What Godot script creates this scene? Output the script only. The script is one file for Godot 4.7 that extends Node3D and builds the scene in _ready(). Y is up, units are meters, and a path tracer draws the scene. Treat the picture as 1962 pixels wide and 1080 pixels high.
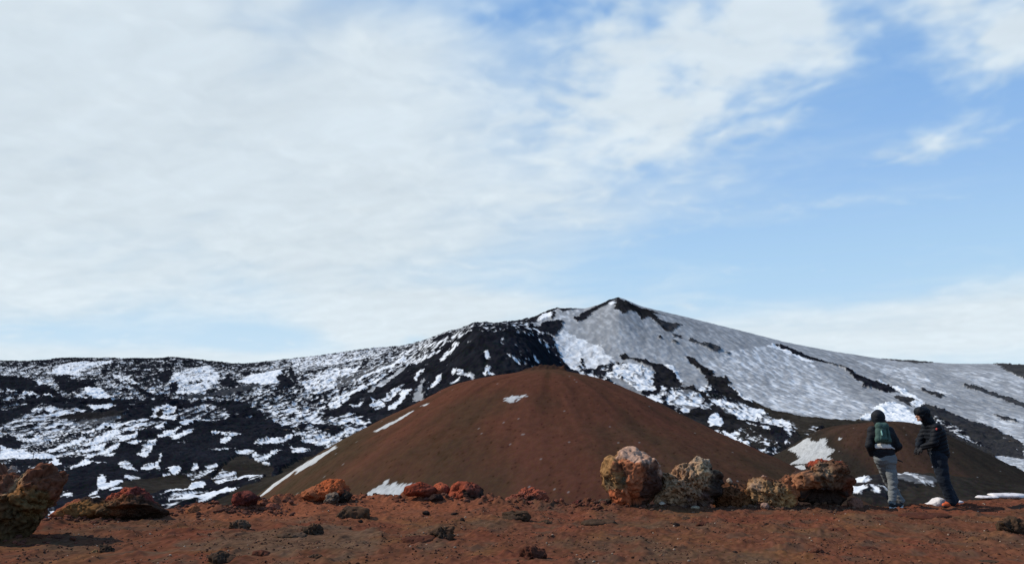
extends Node3D
# A black lava valley under a snow-dusted volcano, seen from a red cinder terrace with boulders and two walkers.

const EYE := 1.6

const FAR_W := [28, 60, 100, 160, 220, 280, 340, 420, 520, 650, 800, 1000, 1300, 1600, 1900, 2400]
const FAR_A := [-0.918, -0.652, -0.552, -0.453, -0.353, -0.253, -0.187, -0.127, -0.087, -0.034, 0.013, 0.059, 0.136, 0.212, 0.312, 0.411, 0.511, 0.652, 0.943]
# height of the land in metres: one row for each bearing of FAR_A, one value for each distance of FAR_W
const FAR_H := [
	[-12, -22, -26, -27, -27, -26, -24.7, -22.9, -18.7, -12, -2.1, 14.7, 46.1, 88.3, 136.3, 112.5],
	[-12, -22, -26, -27, -27, -26, -24.7, -22.9, -18.7, -12, -2.1, 14.7, 46.1, 88.3, 137.6, 112.5],
	[-12, -22, -26, -27, -27, -26, -25.2, -23.7, -19.4, -12, -1.5, 16, 48.7, 91.5, 144, 112.5],
	[-12, -22, -26, -27, -27, -26.3, -25.8, -23.7, -18, -10.3, -0.5, 18, 51.3, 94.7, 144, 112.5],
	[-12, -22, -26, -27, -27, -26.3, -25.8, -23.4, -18.7, -12, -1, 19.3, 54.7, 94.7, 131.2, 104.5],
	[-12, -22, -26, -27, -27, -27.2, -26.9, -24.2, -19.4, -11.1, 2.6, 25.9, 66, 107.6, 146.5, 112.5],
	[-12, -22, -26, -27, -27, -28.1, -28, -25.6, -19.4, -9, 9.5, 39.8, 85.9, 123.7, 161.9, 120.5],
	[-12, -22, -26, -27, -27, -29, -29.1, -26.4, -20.4, -6.9, 18.4, 59.8, 108.6, 148.5, 172.2, 128.5],
	[-12, -22, -26, -27, -27, -29.8, -30.1, -26.9, -20.4, -6, 22.6, 81.3, 135.9, 156, 159.3, 128.5],
	[-12, -22, -26, -27, -27, -29.8, -30.1, -26.9, -20.4, -4.8, 30.6, 118.5, 156.2, 150.6, 140.2, 112.5],
	[-12, -22, -26, -27, -27, -29.8, -30.1, -26.9, -20.4, -4.8, 32.2, 108.3, 164.2, 172.3, 152.9, 112.5],
	[-12, -22, -26, -27, -27, -29.8, -30.1, -26.9, -20.4, -6, 22.6, 71.2, 184.7, 172.3, 152.9, 112.5],
	[-12, -22, -26, -27, -27, -29.8, -30.1, -26.9, -21.4, -6.9, 20, 73.2, 202.6, 172.3, 140.2, 96.5],
	[-12, -22, -26, -27, -27, -29, -28, -25.6, -21.4, -7.7, 18.4, 66.5, 172.2, 161.5, 127.4, 88.6],
	[-12, -22, -26, -27, -27, -27.2, -25.8, -24.2, -20.7, -9.4, 12.1, 53.1, 137.7, 129, 114.7, 88.6],
	[-12, -22, -26, -27, -25, -21.9, -21.5, -21.5, -19.4, -12, 6.8, 42.5, 109.5, 107.6, 102, 80.6],
	[-12, -22, -26, -27, -25, -18, -18.7, -19.7, -18.7, -13.7, 1.6, 35.8, 92.9, 94.7, 95.7, 80.6],
	[-12, -22, -26, -27, -25, -21.9, -21.5, -22.4, -21.4, -17.4, -4.7, 27.9, 86.8, 91.5, 91.9, 80.6],
	[-12, -22, -26, -27, -25, -23.7, -23.7, -24.2, -23.7, -19.6, -8.8, 21.3, 77.3, 84, 83.1, 72.7],
]
# skyline: bearing and rise
const RIDGE := [[-0.9291, 0.0702], [-0.6601, 0.0709], [-0.6332, 0.0709], [-0.6063, 0.0716], [-0.5797, 0.0743], [-0.5528, 0.0743], [-0.5258, 0.0743], [-0.4855, 0.0749], [-0.4652, 0.0743], [-0.4451, 0.0756], [-0.4283, 0.0749], [-0.4079, 0.0723], [-0.3909, 0.0702], [-0.3638, 0.0676], [-0.3436, 0.0676], [-0.3236, 0.0696], [-0.2968, 0.0723], [-0.2566, 0.0763], [-0.2231, 0.081], [-0.1896, 0.0857], [-0.1492, 0.0898], [-0.129, 0.0931], [-0.1156, 0.0965], [-0.1021, 0.1013], [-0.082, 0.1087], [-0.0651, 0.1135], [-0.0516, 0.119], [-0.0346, 0.121], [-0.0143, 0.121], [0.0129, 0.1237], [0.0333, 0.1299], [0.047, 0.1361], [0.0592, 0.1402], [0.0742, 0.1402], [0.0946, 0.1395], [0.1118, 0.1443], [0.1255, 0.1498], [0.1393, 0.1546], [0.1494, 0.1512], [0.1696, 0.1422], [0.2169, 0.1306], [0.284, 0.1135], [0.3508, 0.0965], [0.4174, 0.083], [0.484, 0.0729], [0.5241, 0.0702], [0.5642, 0.0676], [0.6179, 0.0669], [0.6595, 0.0656], [0.9527, 0.0582]]
# knolls: bearing, distance, rise, half width, half depth
const KNOLLS := [[-0.513, 300, 0.0148, 0.04, 0.1], [-0.384, 430, 0.0108, 0.074, 0.1], [-0.437, 268, 0.0081, 0.037, 0.05], [-0.33, 300, 0.0135, 0.022, 0.06], [-0.186, 262, 0.0709, 0.088, 0.1], [0.363, 560, 0.0067, 0.054, 0.09], [-0.609, 900, 0.0047, 0.081, 0.06], [-0.483, 700, 0.004, 0.081, 0.06], [-0.351, 600, 0.0054, 0.054, 0.06], [-0.239, 700, 0.0034, 0.04, 0.05]]
# snow, thin snow and brown ash laid on the far land: cover, thinness, brown, then x and z of the outline in metres
const PATCHES := [
	[0.6, 0, 0, -1645, -1772, -1216, -1842, -1092, -1884, -836, -1879, -678, -1863, -477, -1858, -350, -1847, -227, -1757, -145, -1418, -97, -1101, -162, -1095, -195, -1001, -207, -911, -200, -790, -250, -817, -357, -990, -425, -996, -453, -999, -561, -1077, -633, -1077, -775, -1183, -1091, -1183],
	[0.42, 0, 0, -1247, -1889, -1092, -1884, -836, -1879, -678, -1863, -560, -1807, -521, -1681, -590, -1625, -656, -1681, -715, -1634, -812, -1676, -905, -1723, -1018, -1738, -1139, -1728],
	[0.48, 0, 0, -905, -1723, -782, -1709, -682, -1516, -590, -1276, -644, -1334, -709, -1391, -810, -1546],
	[0.86, 0, 0, -649, -1487, -675, -1644, -673, -1723, -579, -1537, -511, -1349, -488, -1255, -449, -1119, -458, -1080, -509, -1170, -582, -1315],
	[0.98, 0, 0, -482, -1368, -491, -1462, -451, -1525, -401, -1395, -384, -1272, -444, -1297],
	[0.86, 0, 0, -331, -1217, -334, -1341, -324, -1414, -256, -1287, -242, -1167, -251, -1101, -251, -1013, -284, -1089],
	[0.74, 0, 0, -512, -1807, -436, -1792, -355, -1747, -280, -1723, -247, -1406, -302, -1542, -334, -1499, -394, -1537, -401, -1454, -451, -1594],
	[0.5, 0.15, 0.2, -264, -1154, -245, -1251, -199, -1227, -184, -1297, -182, -1224, -200, -1145, -218, -1083, -236, -1065],
	[0.95, 0, 0, -714, -1301, -675, -1269, -610, -1177, -551, -1092, -584, -1107, -641, -1177],
	[0.9, 0, 0, -975, -1648, -1006, -1747, -984, -1782, -926, -1797, -901, -1738, -935, -1704, -912, -1634, -837, -1512, -900, -1559],
	[0.85, 0, 0, -803, -1563, -746, -1512, -637, -1330, -693, -1387],
	[0.18, 0, 0, -1448, -1563, -1043, -1585, -931, -1508, -890, -1446, -814, -1368, -735, -1248, -643, -1119, -584, -1107, -551, -1044, -633, -1077, -747, -1217, -856, -1305, -1184, -1283],
	[0.17, 0, 0, -926, -1568, -831, -1475, -775, -1430, -682, -1297, -679, -1269, -731, -1330, -725, -1305, -641, -1141, -745, -1283],
	[0.9, 0, 0, -921, -1495, -846, -1418, -784, -1341, -784, -1327, -858, -1414],
	[0.9, 0, 0, -847, -1305, -755, -1227, -656, -1122, -716, -1177, -817, -1262],
	[0.8, 0, 0, -681, -1210, -620, -1138, -571, -1089, -623, -1122],
	[0.05, 0, 0, -723, -1446, -640, -1330, -536, -1170, -551, -1174, -643, -1315],
	[0.05, 0, 0, -631, -1312, -563, -1210, -478, -1083, -473, -1041, -540, -1138],
	[0.05, 0, 0, -500, -1330, -574, -1581, -477, -1338, -449, -1283, -457, -1262],
	[0.05, 0, 0, -684, -1516, -728, -1653, -679, -1559, -597, -1345, -632, -1399],
	[0.15, 0, 0, -569, -1297, -603, -1406, -504, -1170, -492, -1126],
	[0.1, 0, 0, -532, -1529, -547, -1625, -510, -1542, -504, -1470],
	[0.1, 0, 0, -553, -1330, -572, -1438, -553, -1395, -534, -1290],
	[0.15, 0, 0, -428, -1414, -445, -1520, -355, -1258, -343, -1248, -330, -1151, -324, -1095, -367, -1230],
	[0.15, 0, 0, -454, -1598, -341, -1244, -340, -1224, -435, -1512],
	[0.05, 0, 0, -433, -1116, -484, -1272, -476, -1258, -427, -1116],
	[0.25, 0.1, 0, -444, -1030, -433, -1116, -445, -1265, -422, -1283, -397, -1265, -400, -1193, -404, -1080, -422, -1053],
	[0.26, 0, 0, -1003, -1089, -829, -1265, -633, -1077, -570, -1080, -465, -1024, -433, -1021, -334, -982, -281, -879, -226, -806, -162, -641, -118, -526, -70.9, -256.7, -90.5, -251.8, -90, -230.3, -149, -233.5, -209.8, -233.5],
	[0.45, 0, 0, -1091, -1183, -829, -1265, -802, -1262, -665, -1083, -571, -906, -573, -879, -846, -921],
	[0.68, 0, 0, -631, -690, -485, -746, -509, -806, -543, -888, -613, -1038, -529, -893, -516, -901, -494, -908, -478, -864, -478, -826, -460, -797, -432, -793, -423, -815, -412, -824, -372, -709, -354, -643, -324, -569, -319, -525, -365, -563, -514, -563],
	[0.08, 0, 0, -523, -850, -527, -884, -506, -859, -509, -840],
	[0.15, 0, 0.3, -492, -850, -482, -876, -440, -881, -406, -824, -409, -788, -437, -782, -468, -813],
	[0.55, 0.1, 0.2, -412, -748, -428, -815, -417, -836, -380, -748, -359, -676, -362, -658],
	[0.98, 0, 0, -514, -947, -550, -1027, -511, -982, -482, -952, -472, -914, -486, -911],
	[0.9, 0, 0, -387, -843, -418, -921, -430, -974, -412, -958, -386, -896, -378, -850, -362, -852, -338, -782, -361, -804],
	[0.1, 0, 0.3, -397, -874, -401, -901, -379, -854, -380, -843],
	[0.7, 0, 0, -326, -788, -333, -862, -344, -937, -326, -881, -308, -793, -314, -775],
	[0.55, 0, 0, -394, -924, -399, -996, -358, -958, -321, -891, -286, -782, -297, -764, -322, -769],
	[0.08, 0, 0, -375, -1007, -348, -993, -312, -934, -287, -881, -281, -826, -316, -879],
	[0.7, 0, 0, -281, -879, -265, -924, -221, -871, -187, -779, -162, -641, -186, -665, -241, -788],
	[0.55, 0, 0, -475, -521, -359, -553, -330, -568, -354, -643, -372, -709, -376, -764, -343, -758, -286, -663, -274, -607, -262, -550, -246.7, -488.3, -246.3, -455.5, -261.3, -450.5, -278.5, -454.2, -281.3, -435.7, -381.7, -420.2],
	[0.05, 0, 0, -380, -585, -379, -600, -337, -543, -323, -515, -329, -513, -343, -529],
	[0.05, 0, 0, -383, -620, -383, -629, -365, -602, -371, -602],
	[0.95, 0, 0, -337, -521, -306.4, -493.8, -281.1, -468.4, -269.5, -469.7, -271.6, -448, -291.8, -451.7],
	[0.1, 0, 0, -293, -597, -302, -669, -308, -723, -289, -750, -256, -754, -217, -709, -166, -595, -142, -563, -120, -534, -70.9, -256.7, -115.1, -380.1, -132.1, -400.8, -140.1, -380.1, -151.4, -365.6, -168.1, -375.9, -185.8, -397.4, -204.7, -414.4, -222.7, -433.2, -234.3, -455.5, -256, -516],
	[0.95, 0, 0, -242.8, -449.2, -254.5, -491.1, -268, -540, -257, -516, -245.2, -476.2, -237.3, -441.8],
	[0.95, 0, 0, -268.5, -484.3, -277, -537, -262, -506, -260.8, -476.2],
	[0.9, 0, 0, -236.5, -456.8, -237.5, -464.5, -239.7, -478.9, -228.6, -453, -229.1, -445.5],
	[0.95, 0, 0, -223.7, -401.9, -229, -419, -232.7, -430.8, -227.2, -428.4, -219.7, -412.1, -219, -401.9, -217.7, -396.3],
	[0.9, 0, 0, -219, -416.7, -220.5, -423.7, -212.7, -416.7, -216, -413.2],
	[0.8, 0, 0, -275.8, -427.3, -276.9, -436.9, -268.2, -417.8, -271.1, -420.2],
	[0.95, 0, 0, -245, -419, -257.6, -444.2, -248.2, -432, -234.8, -410.9, -240.6, -414.4],
	[0.9, 0, 0, -236.5, -387.6, -241.3, -400.8, -240.4, -404.1, -230.6, -383.3],
	[0.9, 0, 0, -202.6, -407.5, -202.6, -415.5, -178, -376.9, -182.2, -376.9],
	[0.9, 0, 0, -176, -359.5, -170, -354.6, -159.9, -342.9, -152.9, -319],
	[0.9, 0, 0, -216.8, -459.3, -232, -497.9, -260, -564, -260, -577, -234, -513, -211.4, -460.6, -196.1, -424.9, -202.9, -432],
	[0.9, 0, 0, -180.6, -387.6, -182.1, -400.8, -174, -388.7, -189.4, -427.3, -171, -384.4, -174.8, -382.2],
	[0, 0, 0, -216, -381.2, -222.1, -401.9, -213.4, -405.2, -199.2, -400.8, -179.8, -369.7, -140.6, -287.8, -136, -263.2, -144.9, -264, -157.5, -279.9],
	[0.98, 0, 0, -156.9, -301.7, -182.8, -353.6, -150, -294.2, -147.5, -301.7, -143.1, -285.4, -141.8, -277.5, -144.2, -277.5],
	[0.95, 0, 0, -138, -273.7, -139.4, -281.4, -138, -284.6, -135.9, -273.7],
	[0.95, 0, 0, -140, -288.6, -147, -310.2, -139.7, -291.8],
	[0.95, 0, 0, -140.6, -265.4, -141.7, -270.7, -141.9, -273.7, -139, -266.9],
	[0.95, 0, 0, -138.1, -252.5, -137.4, -259.6, -135.1, -261, -132.9, -257.4, -129.2, -257.4, -131.4, -253.2],
	[0.95, 0, 0, -127.9, -221.5, -137.3, -239.5, -137.2, -249.7, -133.4, -240.8, -130.7, -232.9],
	[0.7, 0, 0.2, -157.9, -279.9, -159.3, -284.6, -145.3, -264, -147, -264.7],
	[1, 0, 0, -166.2, -382.2, -159.8, -380.1, -153, -360.5, -154.5, -360.5],
	[0.9, 0, 0, -150.8, -371.7, -153.9, -383.3, -153.7, -386.5, -149.1, -376.9],
	[0.9, 0, 0, -159.7, -360.5, -158.1, -364.6, -153.9, -356.5],
	[0.9, 0, 0, -204, -553, -210, -571, -205, -574, -198, -553],
	[0.8, 0, 0, -233, -610, -234, -634, -205, -600, -213, -593],
	[0.8, 0, 0, -175.1, -456.8, -179.9, -481.6, -180, -502, -169.6, -468.4, -167.6, -446.7],
	[0.9, 0, 0, -179, -550, -179, -568, -169, -579, -168, -619, -163, -571, -170, -553],
	[0.9, 0, 0, -152.1, -434.4, -153.3, -450.5, -155.8, -476.2, -143.4, -436.9, -146.1, -429.6],
	[0.9, 0, 0, -134.6, -409.8, -140.2, -433.2, -134.6, -424.9, -133.4, -434.4, -145.2, -477.6, -148, -502, -136.8, -463.2, -130, -423.7, -128, -408.6, -130.9, -405.2],
	[0.8, 0, 0, -130.3, -401.9, -124.5, -401.9, -121.1, -395.2, -125.3, -396.3],
	[0.9, 0, 0, -152, -544, -147, -531, -139, -532, -133, -529, -133, -496.6, -138.3, -497.9],
	[0.7, 0, 0, -146.4, -380.1, -145.5, -390.8, -143, -386.5, -142.6, -374.9],
	[0.1, 0, 0.6, -137.3, -372.8, -145, -410.9, -145.8, -424.9, -139.6, -419, -126.4, -399.6, -115.1, -384.4, -110.5, -361.5, -98, -287, -129.1, -339.1],
	[0.75, 0, 0.3, -128.9, -341, -133.8, -364.6, -135.8, -373.8, -132.5, -367.6, -128, -368.6, -126.9, -357.5, -122.8, -352.6, -87.6, -280.6, -91.1, -277.5],
	[0.5, 0, 0.3, -147, -359.5, -143.8, -367.6, -142.6, -376.9, -141.8, -383.3, -136.7, -355.5, -130.6, -342.9, -135.1, -342.9],
	[0, 0, 0.6, -142.3, -289.4, -159.9, -338.2, -156.4, -360.5, -146.4, -356.5, -131.4, -332.6, -127.6, -319, -127, -298.4, -121.2, -268.4, -131.5, -271.4],
	[0.95, 0, 0, -118.3, -272.2, -127, -298.4, -126.8, -311.9, -131.9, -330.7, -125.2, -325.2, -122.3, -308.5, -115.7, -276],
	[0.4, 0, 0, -114.8, -258.1, -113.4, -270.7, -120, -305.1, -97.9, -281.4, -88.8, -265.4, -93.9, -265.4, -99, -261, -102.2, -252.5, -109.8, -251.1],
	[0.95, 0, 0, -111.4, -258.9, -108.3, -266.9, -102.5, -269.9, -98.9, -274.5, -92.9, -268.4, -93.9, -265.4, -100.2, -264, -107.6, -261],
	[0.0, 0, 0.7, -91.9, -234.8, -94.1, -248.3, -92.2, -265.4, -84.4, -267.7, -112, -386.5, -118.6, -449.2, -125, -555, -124, -665, -110, -746, -82, -563, -56.9, -229, -70.9, -217.8],
	[0.94, 0, 0, -291.1, -496.6, -304, -535, -319, -588, -310, -571, -294, -521, -282, -482.9],
	[0.94, 0, 0, -290, -528, -299, -564, -303, -584, -292, -563, -279, -518],
	[0.94, 0, 0, -299, -558, -312, -603, -310, -620, -296, -577, -286, -537],
	[0.94, 0, 0, -312, -597, -321, -633, -314, -631, -301, -600, -299, -575],
	[0.94, 0, 0, -288, -577, -296, -612, -296, -622, -281, -585, -278, -563],
	[0.94, 0, 0, -272, -555, -271, -571, -269, -580, -262, -550],
	[0.94, 0, 0, -338, -619, -347, -654, -365, -705, -372, -727, -345, -661, -328, -608],
	[0.94, 0, 0, -345, -671, -352, -715, -369, -782, -360, -779, -334, -690, -333, -656],
	[0.94, 0, 0, -317, -638, -320, -671, -315, -678, -309, -649, -307, -626],
	[0.94, 0, 0, -296, -647, -302, -678, -299, -680, -286, -638],
	[0.94, 0, 0, -272, -603, -276, -636, -280, -665, -266, -617, -262, -585],
	[0.94, 0, 0, -256, -590, -266, -638, -272, -671, -253, -615, -247, -579],
	[0.94, 0, 0, -297, -703, -321, -797, -322, -813, -299, -739, -285, -682],
	[0.15, 0, 0.05, 16, -1220, 37, -1126, 58, -1083, 71, -1018, 59, -931, 10, -815, -28, -806, -64, -793, -88, -727, -106, -612, -111, -509, -114, -454.2, -145, -561, -187, -779, -177, -911, -171, -1056, -136, -1116, -96, -1089, -55, -1004, -39, -1119],
	[0.45, 0, 0, -57, -1044, -59, -1151, -39, -1119, 17, -1301, 38, -1135, 57, -1077, 74, -1024, 55, -1027, 34, -1015, 13, -979, 3, -969, -13, -947, -24, -969, -37, -974],
	[0.32, 0, 0, -26, -947, 12, -950, 46, -985, 62, -977, 23, -884, -1, -884, -19, -911],
	[0.65, 0, 0.1, -169, -1135, -210, -1630, -145, -1418, -89, -1305, -55, -1077, -57, -1010, -89, -1089, -112, -1104, -136, -1116, -160, -1129],
	[0.12, 0, 0, -141, -1341, -102, -1244, -89, -1138, -111, -1161],
	[0.1, 0, 0, -136, -1116, -96, -1089, -91, -1053, -122, -1059],
	[0.95, 0, 0, -222, -1116, -203, -1161, -187, -1203, -177, -1255, -168, -1213, -185, -1141, -208, -1104, -211, -1074],
	[0.9, 0, 0, -215, -945, -192, -985, -177, -1041, -171, -1018, -186, -958, -205, -916],
	[0.6, 0.6, 0, -174, -942, -164, -1018, -156, -1098, -150, -1098, -150, -1015, -158, -960, -168, -934],
	[0.7, 0, 0, -162, -1145, -136, -1116, -98, -1071, -94, -1050, -122, -1059, -148, -1098],
	[0.85, 0, 0, -207, -817, -204, -847, -199, -840, -199, -797],
	[0.85, 0, 0, -195, -836, -192, -864, -188, -852, -189, -822],
	[0.85, 0, 0, -173, -843, -164, -847, -164, -862, -161, -829, -168, -824],
	[0.8, 0, 0, -195, -898, -192, -921, -189, -906, -189, -879],
	[0.9, 0, 0, -114, -919, -119, -963, -115, -971, -109, -969, -108, -950, -114, -952, -111, -914],
	[0.9, 0, 0, -145, -859, -139, -884, -138, -903, -132, -911, -129, -916, -128, -888, -133, -859, -136, -840],
	[0.8, 0, 0, -147, -822, -155, -874, -137, -833, -132, -813, -136, -795],
	[0.95, 0, 0, -122, -767, -124, -804, -119, -829, -123, -862, -122, -888, -114, -869, -114, -831, -116, -804, -115, -764],
	[0.95, 0, 0, -89, -847, -87, -869, -86, -896, -82, -903, -81, -869, -83, -852, -86, -840],
	[0.2, 0.9, 0, -98, -771, -104, -838, -105, -879, -103, -906, -99, -852, -89, -786, -93, -773],
	[0.9, 0, 0, -89, -974, -85, -1004, -78, -999, -70, -993, -73, -977, -80, -963, -84, -958],
	[0.85, 0, 0, -79, -1013, -76, -1035, -69, -982],
	[0.9, 0, 0, -68, -879, -68, -893, -63, -884, -56, -876, -55, -859, -60, -862, -65, -869],
	[0.5, 0.7, 0, -58, -862, -50, -862, -43, -845, -42, -831, -52, -850],
	[0.9, 0, 0, -30, -840, -28, -862, -25, -850, -20, -836, -26, -833],
	[0.8, 0, 0, -31, -891, -29, -901, -26, -888],
	[0.7, 0, 0, -5, -893, 2, -888, 9, -881, 5, -881, -4, -888],
	[0.75, 0, 0, -58, -854, -67, -840, -57, -843, -58, -836],
	[0.68, 0, 0, -172, -617, -190, -705, -187, -737, -174, -769, -167, -782, -157, -784, -143, -741, -127, -709, -125, -671, -126, -634, -123, -579, -120, -534, -142, -563],
	[0.15, 0, 0, -181, -699, -157, -673, -141, -650, -138, -620, -159, -649],
	[0.45, 0.7, 0, 16, -1220, 48, -1319, 78, -1323, 125, -1319, 106, -1207, 83, -1170, 59, -1104, 44, -1113],
	[0, 0, 0.1, 15, -1190, 44, -1319, 77, -1323, 81, -1301, 63, -1255, 52, -1255, 41, -1234, 38, -1193, 25, -1170],
	[0, 0, 0.1, 77, -1323, 95, -1283, 111, -1287, 83, -1255],
	[0.95, 0, 0, 43, -1230, 55, -1262, 64, -1255, 66, -1224, 53, -1217, 45, -1200],
	[0, 0, 0.1, 63, -1251, 69, -1258, 67, -1210, 63, -1203],
	[0.08, 0, 0, 34, -1135, 51, -1177, 78, -1190, 78, -1164, 67, -1135, 63, -1113, 52, -1122, 44, -1113],
	[0.3, 0.8, 0, 80, -1135, 79, -1170, 102, -1207, 125, -1319, 152, -1319, 183, -1315, 233, -1319, 288, -1327, 376, -1323, 465, -1327, 555, -1330, 646, -1334, 757, -1341, 887, -1345, 1293, -1356, 277.2, -298.4, 218.5, -339.1, 360, -607, 429, -808, 395, -826, 326, -746, 288, -750, 260, -782, 257, -838, 250, -893, 234, -921, 203, -869, 175, -876, 161, -929, 134, -1001, 98, -979, 70, -999, 67, -1021, 58, -1083],
	[0.75, 0.75, 0, 59, -1071, 77, -1145, 97, -1110, 122, -1068, 131, -1007, 132, -942, 155, -891, 138, -831, 118, -886, 77, -966, 68, -1018],
	[0.52, 0.78, 0, 255, -1027, 315, -1116, 408, -1210, 438, -1126, 420, -999, 396, -888, 395, -826, 326, -746, 291, -756, 264, -795, 259, -864, 263, -937],
	[0.55, 0.7, 0, 538, -1213, 633, -1210, 568, -1050, 547, -955, 535, -1001, 535, -1110],
	[0.45, 0.8, 0, 677, -1230, 772, -1174, 656, -1001, 644, -1071],
	[0.6, 0.7, 0, 513, -866, 552, -847, 218.5, -339.1, 274.1, -448, 398, -661],
	[0.15, 0.95, 0, 454, -1092, 453, -1027, 450, -990, 398, -906, 411, -977],
	[0.95, 0.2, 0, 198, -1001, 204, -999, 203, -937, 200, -914, 198, -939, 199, -974],
	[0.95, 0, 0, 259, -934, 257, -906, 252, -854, 256, -826, 247, -833, 247, -871],
	[0.95, 0, 0, 396, -1200, 425, -1241, 431, -1187, 446, -1145, 431, -1145, 419, -1197],
	[0.0, 0, 0.25, 174, -1294, 184, -1315, 182, -1265, 203, -1276, 225, -1276, 248, -1255, 227, -1248, 233, -1220, 245, -1200, 236, -1180, 246, -1167, 233, -1157, 226, -1187, 218, -1224, 204, -1190, 199, -1217, 186, -1217, 174, -1187, 169, -1200, 164, -1220, 171, -1244],
	[0, 0, 0.05, 183, -1315, 172, -1283, 153, -1251, 134, -1241, 121, -1217, 115, -1200, 102, -1187, 98, -1203, 122, -1244, 149, -1297, 170, -1315],
	[0.9, 0.2, 0, 159, -1262, 170, -1265, 165, -1244, 159, -1244],
	[0.02, 0.1, 0, 232, -1203, 250, -1213, 271, -1213, 256, -1193, 237, -1157, 236, -1174, 230, -1180],
	[0.1, 0.1, 0, 241, -1151, 253, -1151, 252, -1138, 242, -1141],
	[0.12, 0.1, 0, 262, -1145, 278, -1129, 297, -1132, 299, -1107, 288, -1098, 275, -1119, 262, -1129],
	[0, 0, 0, 214, -1129, 219, -1119, 215, -1113, 212, -1122],
	[0.1, 0.1, 0, 234, -1119, 238, -1113, 233, -1107],
	[0.1, 0.1, 0, 303, -1104, 314, -1107, 307, -1101],
	[0, 0, 0.25, 237, -1053, 244, -1059, 251, -1024, 254, -974, 253, -950, 268, -971, 262, -937, 253, -903, 252, -884, 247, -833, 253, -808, 267, -773, 284, -739, 303, -737, 320, -731, 303, -693, 285, -693, 264, -711, 246, -741, 240, -786, 234, -836, 229, -871, 232, -911, 240, -971, 239, -1018],
	[0, 0, 0.15, 141, -1024, 153, -1030, 159, -1013, 179, -1007, 193, -993, 199, -960, 197, -924, 198, -898, 187, -871, 176, -876, 158, -843, 160, -871, 166, -914, 177, -960, 170, -979, 164, -999, 149, -1010],
	[0.1, 0, 0, 133, -993, 144, -996, 146, -985, 138, -979],
	[0.05, 0, 0, 92, -1030, 94, -1024, 93, -990, 90, -996],
	[0.02, 0.0, 0, 421, -1237, 435, -1241, 443, -1207, 459, -1177, 479, -1151, 484, -1095, 492, -1065, 491, -1021, 480, -969, 467, -971, 462, -988, 446, -993, 469, -1030, 470, -1065, 482, -1122, 471, -1151, 447, -1167, 431, -1187, 421, -1224],
	[0.95, 0.1, 0, 503, -1071, 501, -1027, 498, -982, 484, -924, 481, -950, 487, -993],
	[0.12, 0.05, 0.2, 461, -942, 479, -934, 483, -896, 472, -817, 455, -748, 411, -634, 295.9, -458, 291.4, -471, 311, -524, 350, -610, 380, -684, 432, -804, 453, -884, 453, -908],
	[0.6, 0, 0, 447, -831, 416, -739, 372, -633, 328, -541, 349, -593, 386, -686, 416, -764],
	[0.03, 0.05, 0, 482, -893, 475, -822, 461, -756, 442, -729, 452, -793, 464, -857],
	[0.05, 0.1, 0, 532, -1015, 535, -990, 532, -963, 521, -952, 524, -988],
	[0.08, 0.1, 0, 618, -1065, 631, -1050, 630, -1015, 619, -958, 622, -939, 603, -911, 608, -960, 619, -1018, 610, -1044],
	[0.15, 0.1, 0, 527, -857, 527, -836, 517, -799, 512, -813],
	[0.1, 0.1, 0.3, 838, -1345, 865, -1312, 981, -1305, 824, -1101, 750, -1141, 766, -1197],
	[0.12, 0.1, 0.3, 641, -1334, 681, -1334, 710, -1305, 668, -1276, 635, -1294],
	[0.95, 0.1, 0, 410, -869, 440, -898, 441, -879, 412, -801, 378, -725, 351, -673, 358, -711, 358, -750, 332, -748, 360, -797],
	[0.9, 0, 0, 461, -911, 483, -924, 482, -911, 456, -879],
	[0.62, 0, 0, 86, -988, 119, -985, 134, -1001, 161, -929, 158, -864, 184, -862, 212, -881, 231, -826, 240, -786, 244, -723, 227, -631, 167.6, -489.7, 142.4, -471, 150, -568, 146, -600, 141, -709, 117, -801, 83, -893],
	[0.85, 0.3, 0, 128, -982, 155, -988, 172, -952, 155, -862, 150, -820, 139, -804, 134, -859, 128, -914],
	[0, 0, 0, 102, -977, 113, -979, 112, -955, 114, -931, 107, -942, 99, -942],
	[0.2, 0.6, 0, 109, -931, 122, -914, 134, -859, 141, -813, 130, -817, 116, -871],
	[0.12, 0, 0, 138, -829, 156, -845, 153, -815, 158, -779, 152, -737, 143, -741, 142, -786, 142, -820],
	[0.85, 0.2, 0, 136, -813, 151, -824, 153, -806, 148, -771, 140, -769, 139, -804],
	[0.05, 0, 0.2, 187, -862, 208, -896, 207, -871, 212, -847, 205, -808, 208, -773, 207, -711, 205, -673, 190, -647, 173, -624, 164, -636, 148, -629, 149, -680, 154, -725, 179, -739, 202, -775, 201, -813],
	[0.75, 0.2, 0, 161, -808, 179, -840, 200, -857, 202, -822, 190, -782, 203, -782, 181, -746, 162, -741, 155, -752, 153, -779],
	[0.95, 0, 0, 173, -690, 185, -725, 191, -733, 185, -688, 175, -661, 169, -667],
	[0.8, 0.1, 0, 206, -820, 226, -808, 242, -793, 252, -767, 250, -719, 225, -631, 202, -584, 224, -678, 223, -715, 213, -729, 204, -741, 205, -782],
	[0.03, 0, 0, 228, -699, 229, -665, 199, -566, 183, -537, 197, -598],
	[0.5, 0, 0.4, 191, -658, 198, -636, 183, -550, 171, -512, 159, -508, 161, -543, 167, -603],
	[0.05, 0, 0.3, 200, -725, 211, -715, 210, -649, 183, -543, 167.6, -489.7, 184.4, -482.9, 198, -537, 197, -553, 183, -528],
	[0.4, 0, 0.7, 263, -748, 272, -725, 279, -707, 241, -629, 214, -584, 241, -676],
	[0.95, 0, 0, 169, -631, 171, -617, 162, -538, 160, -550],
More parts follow.
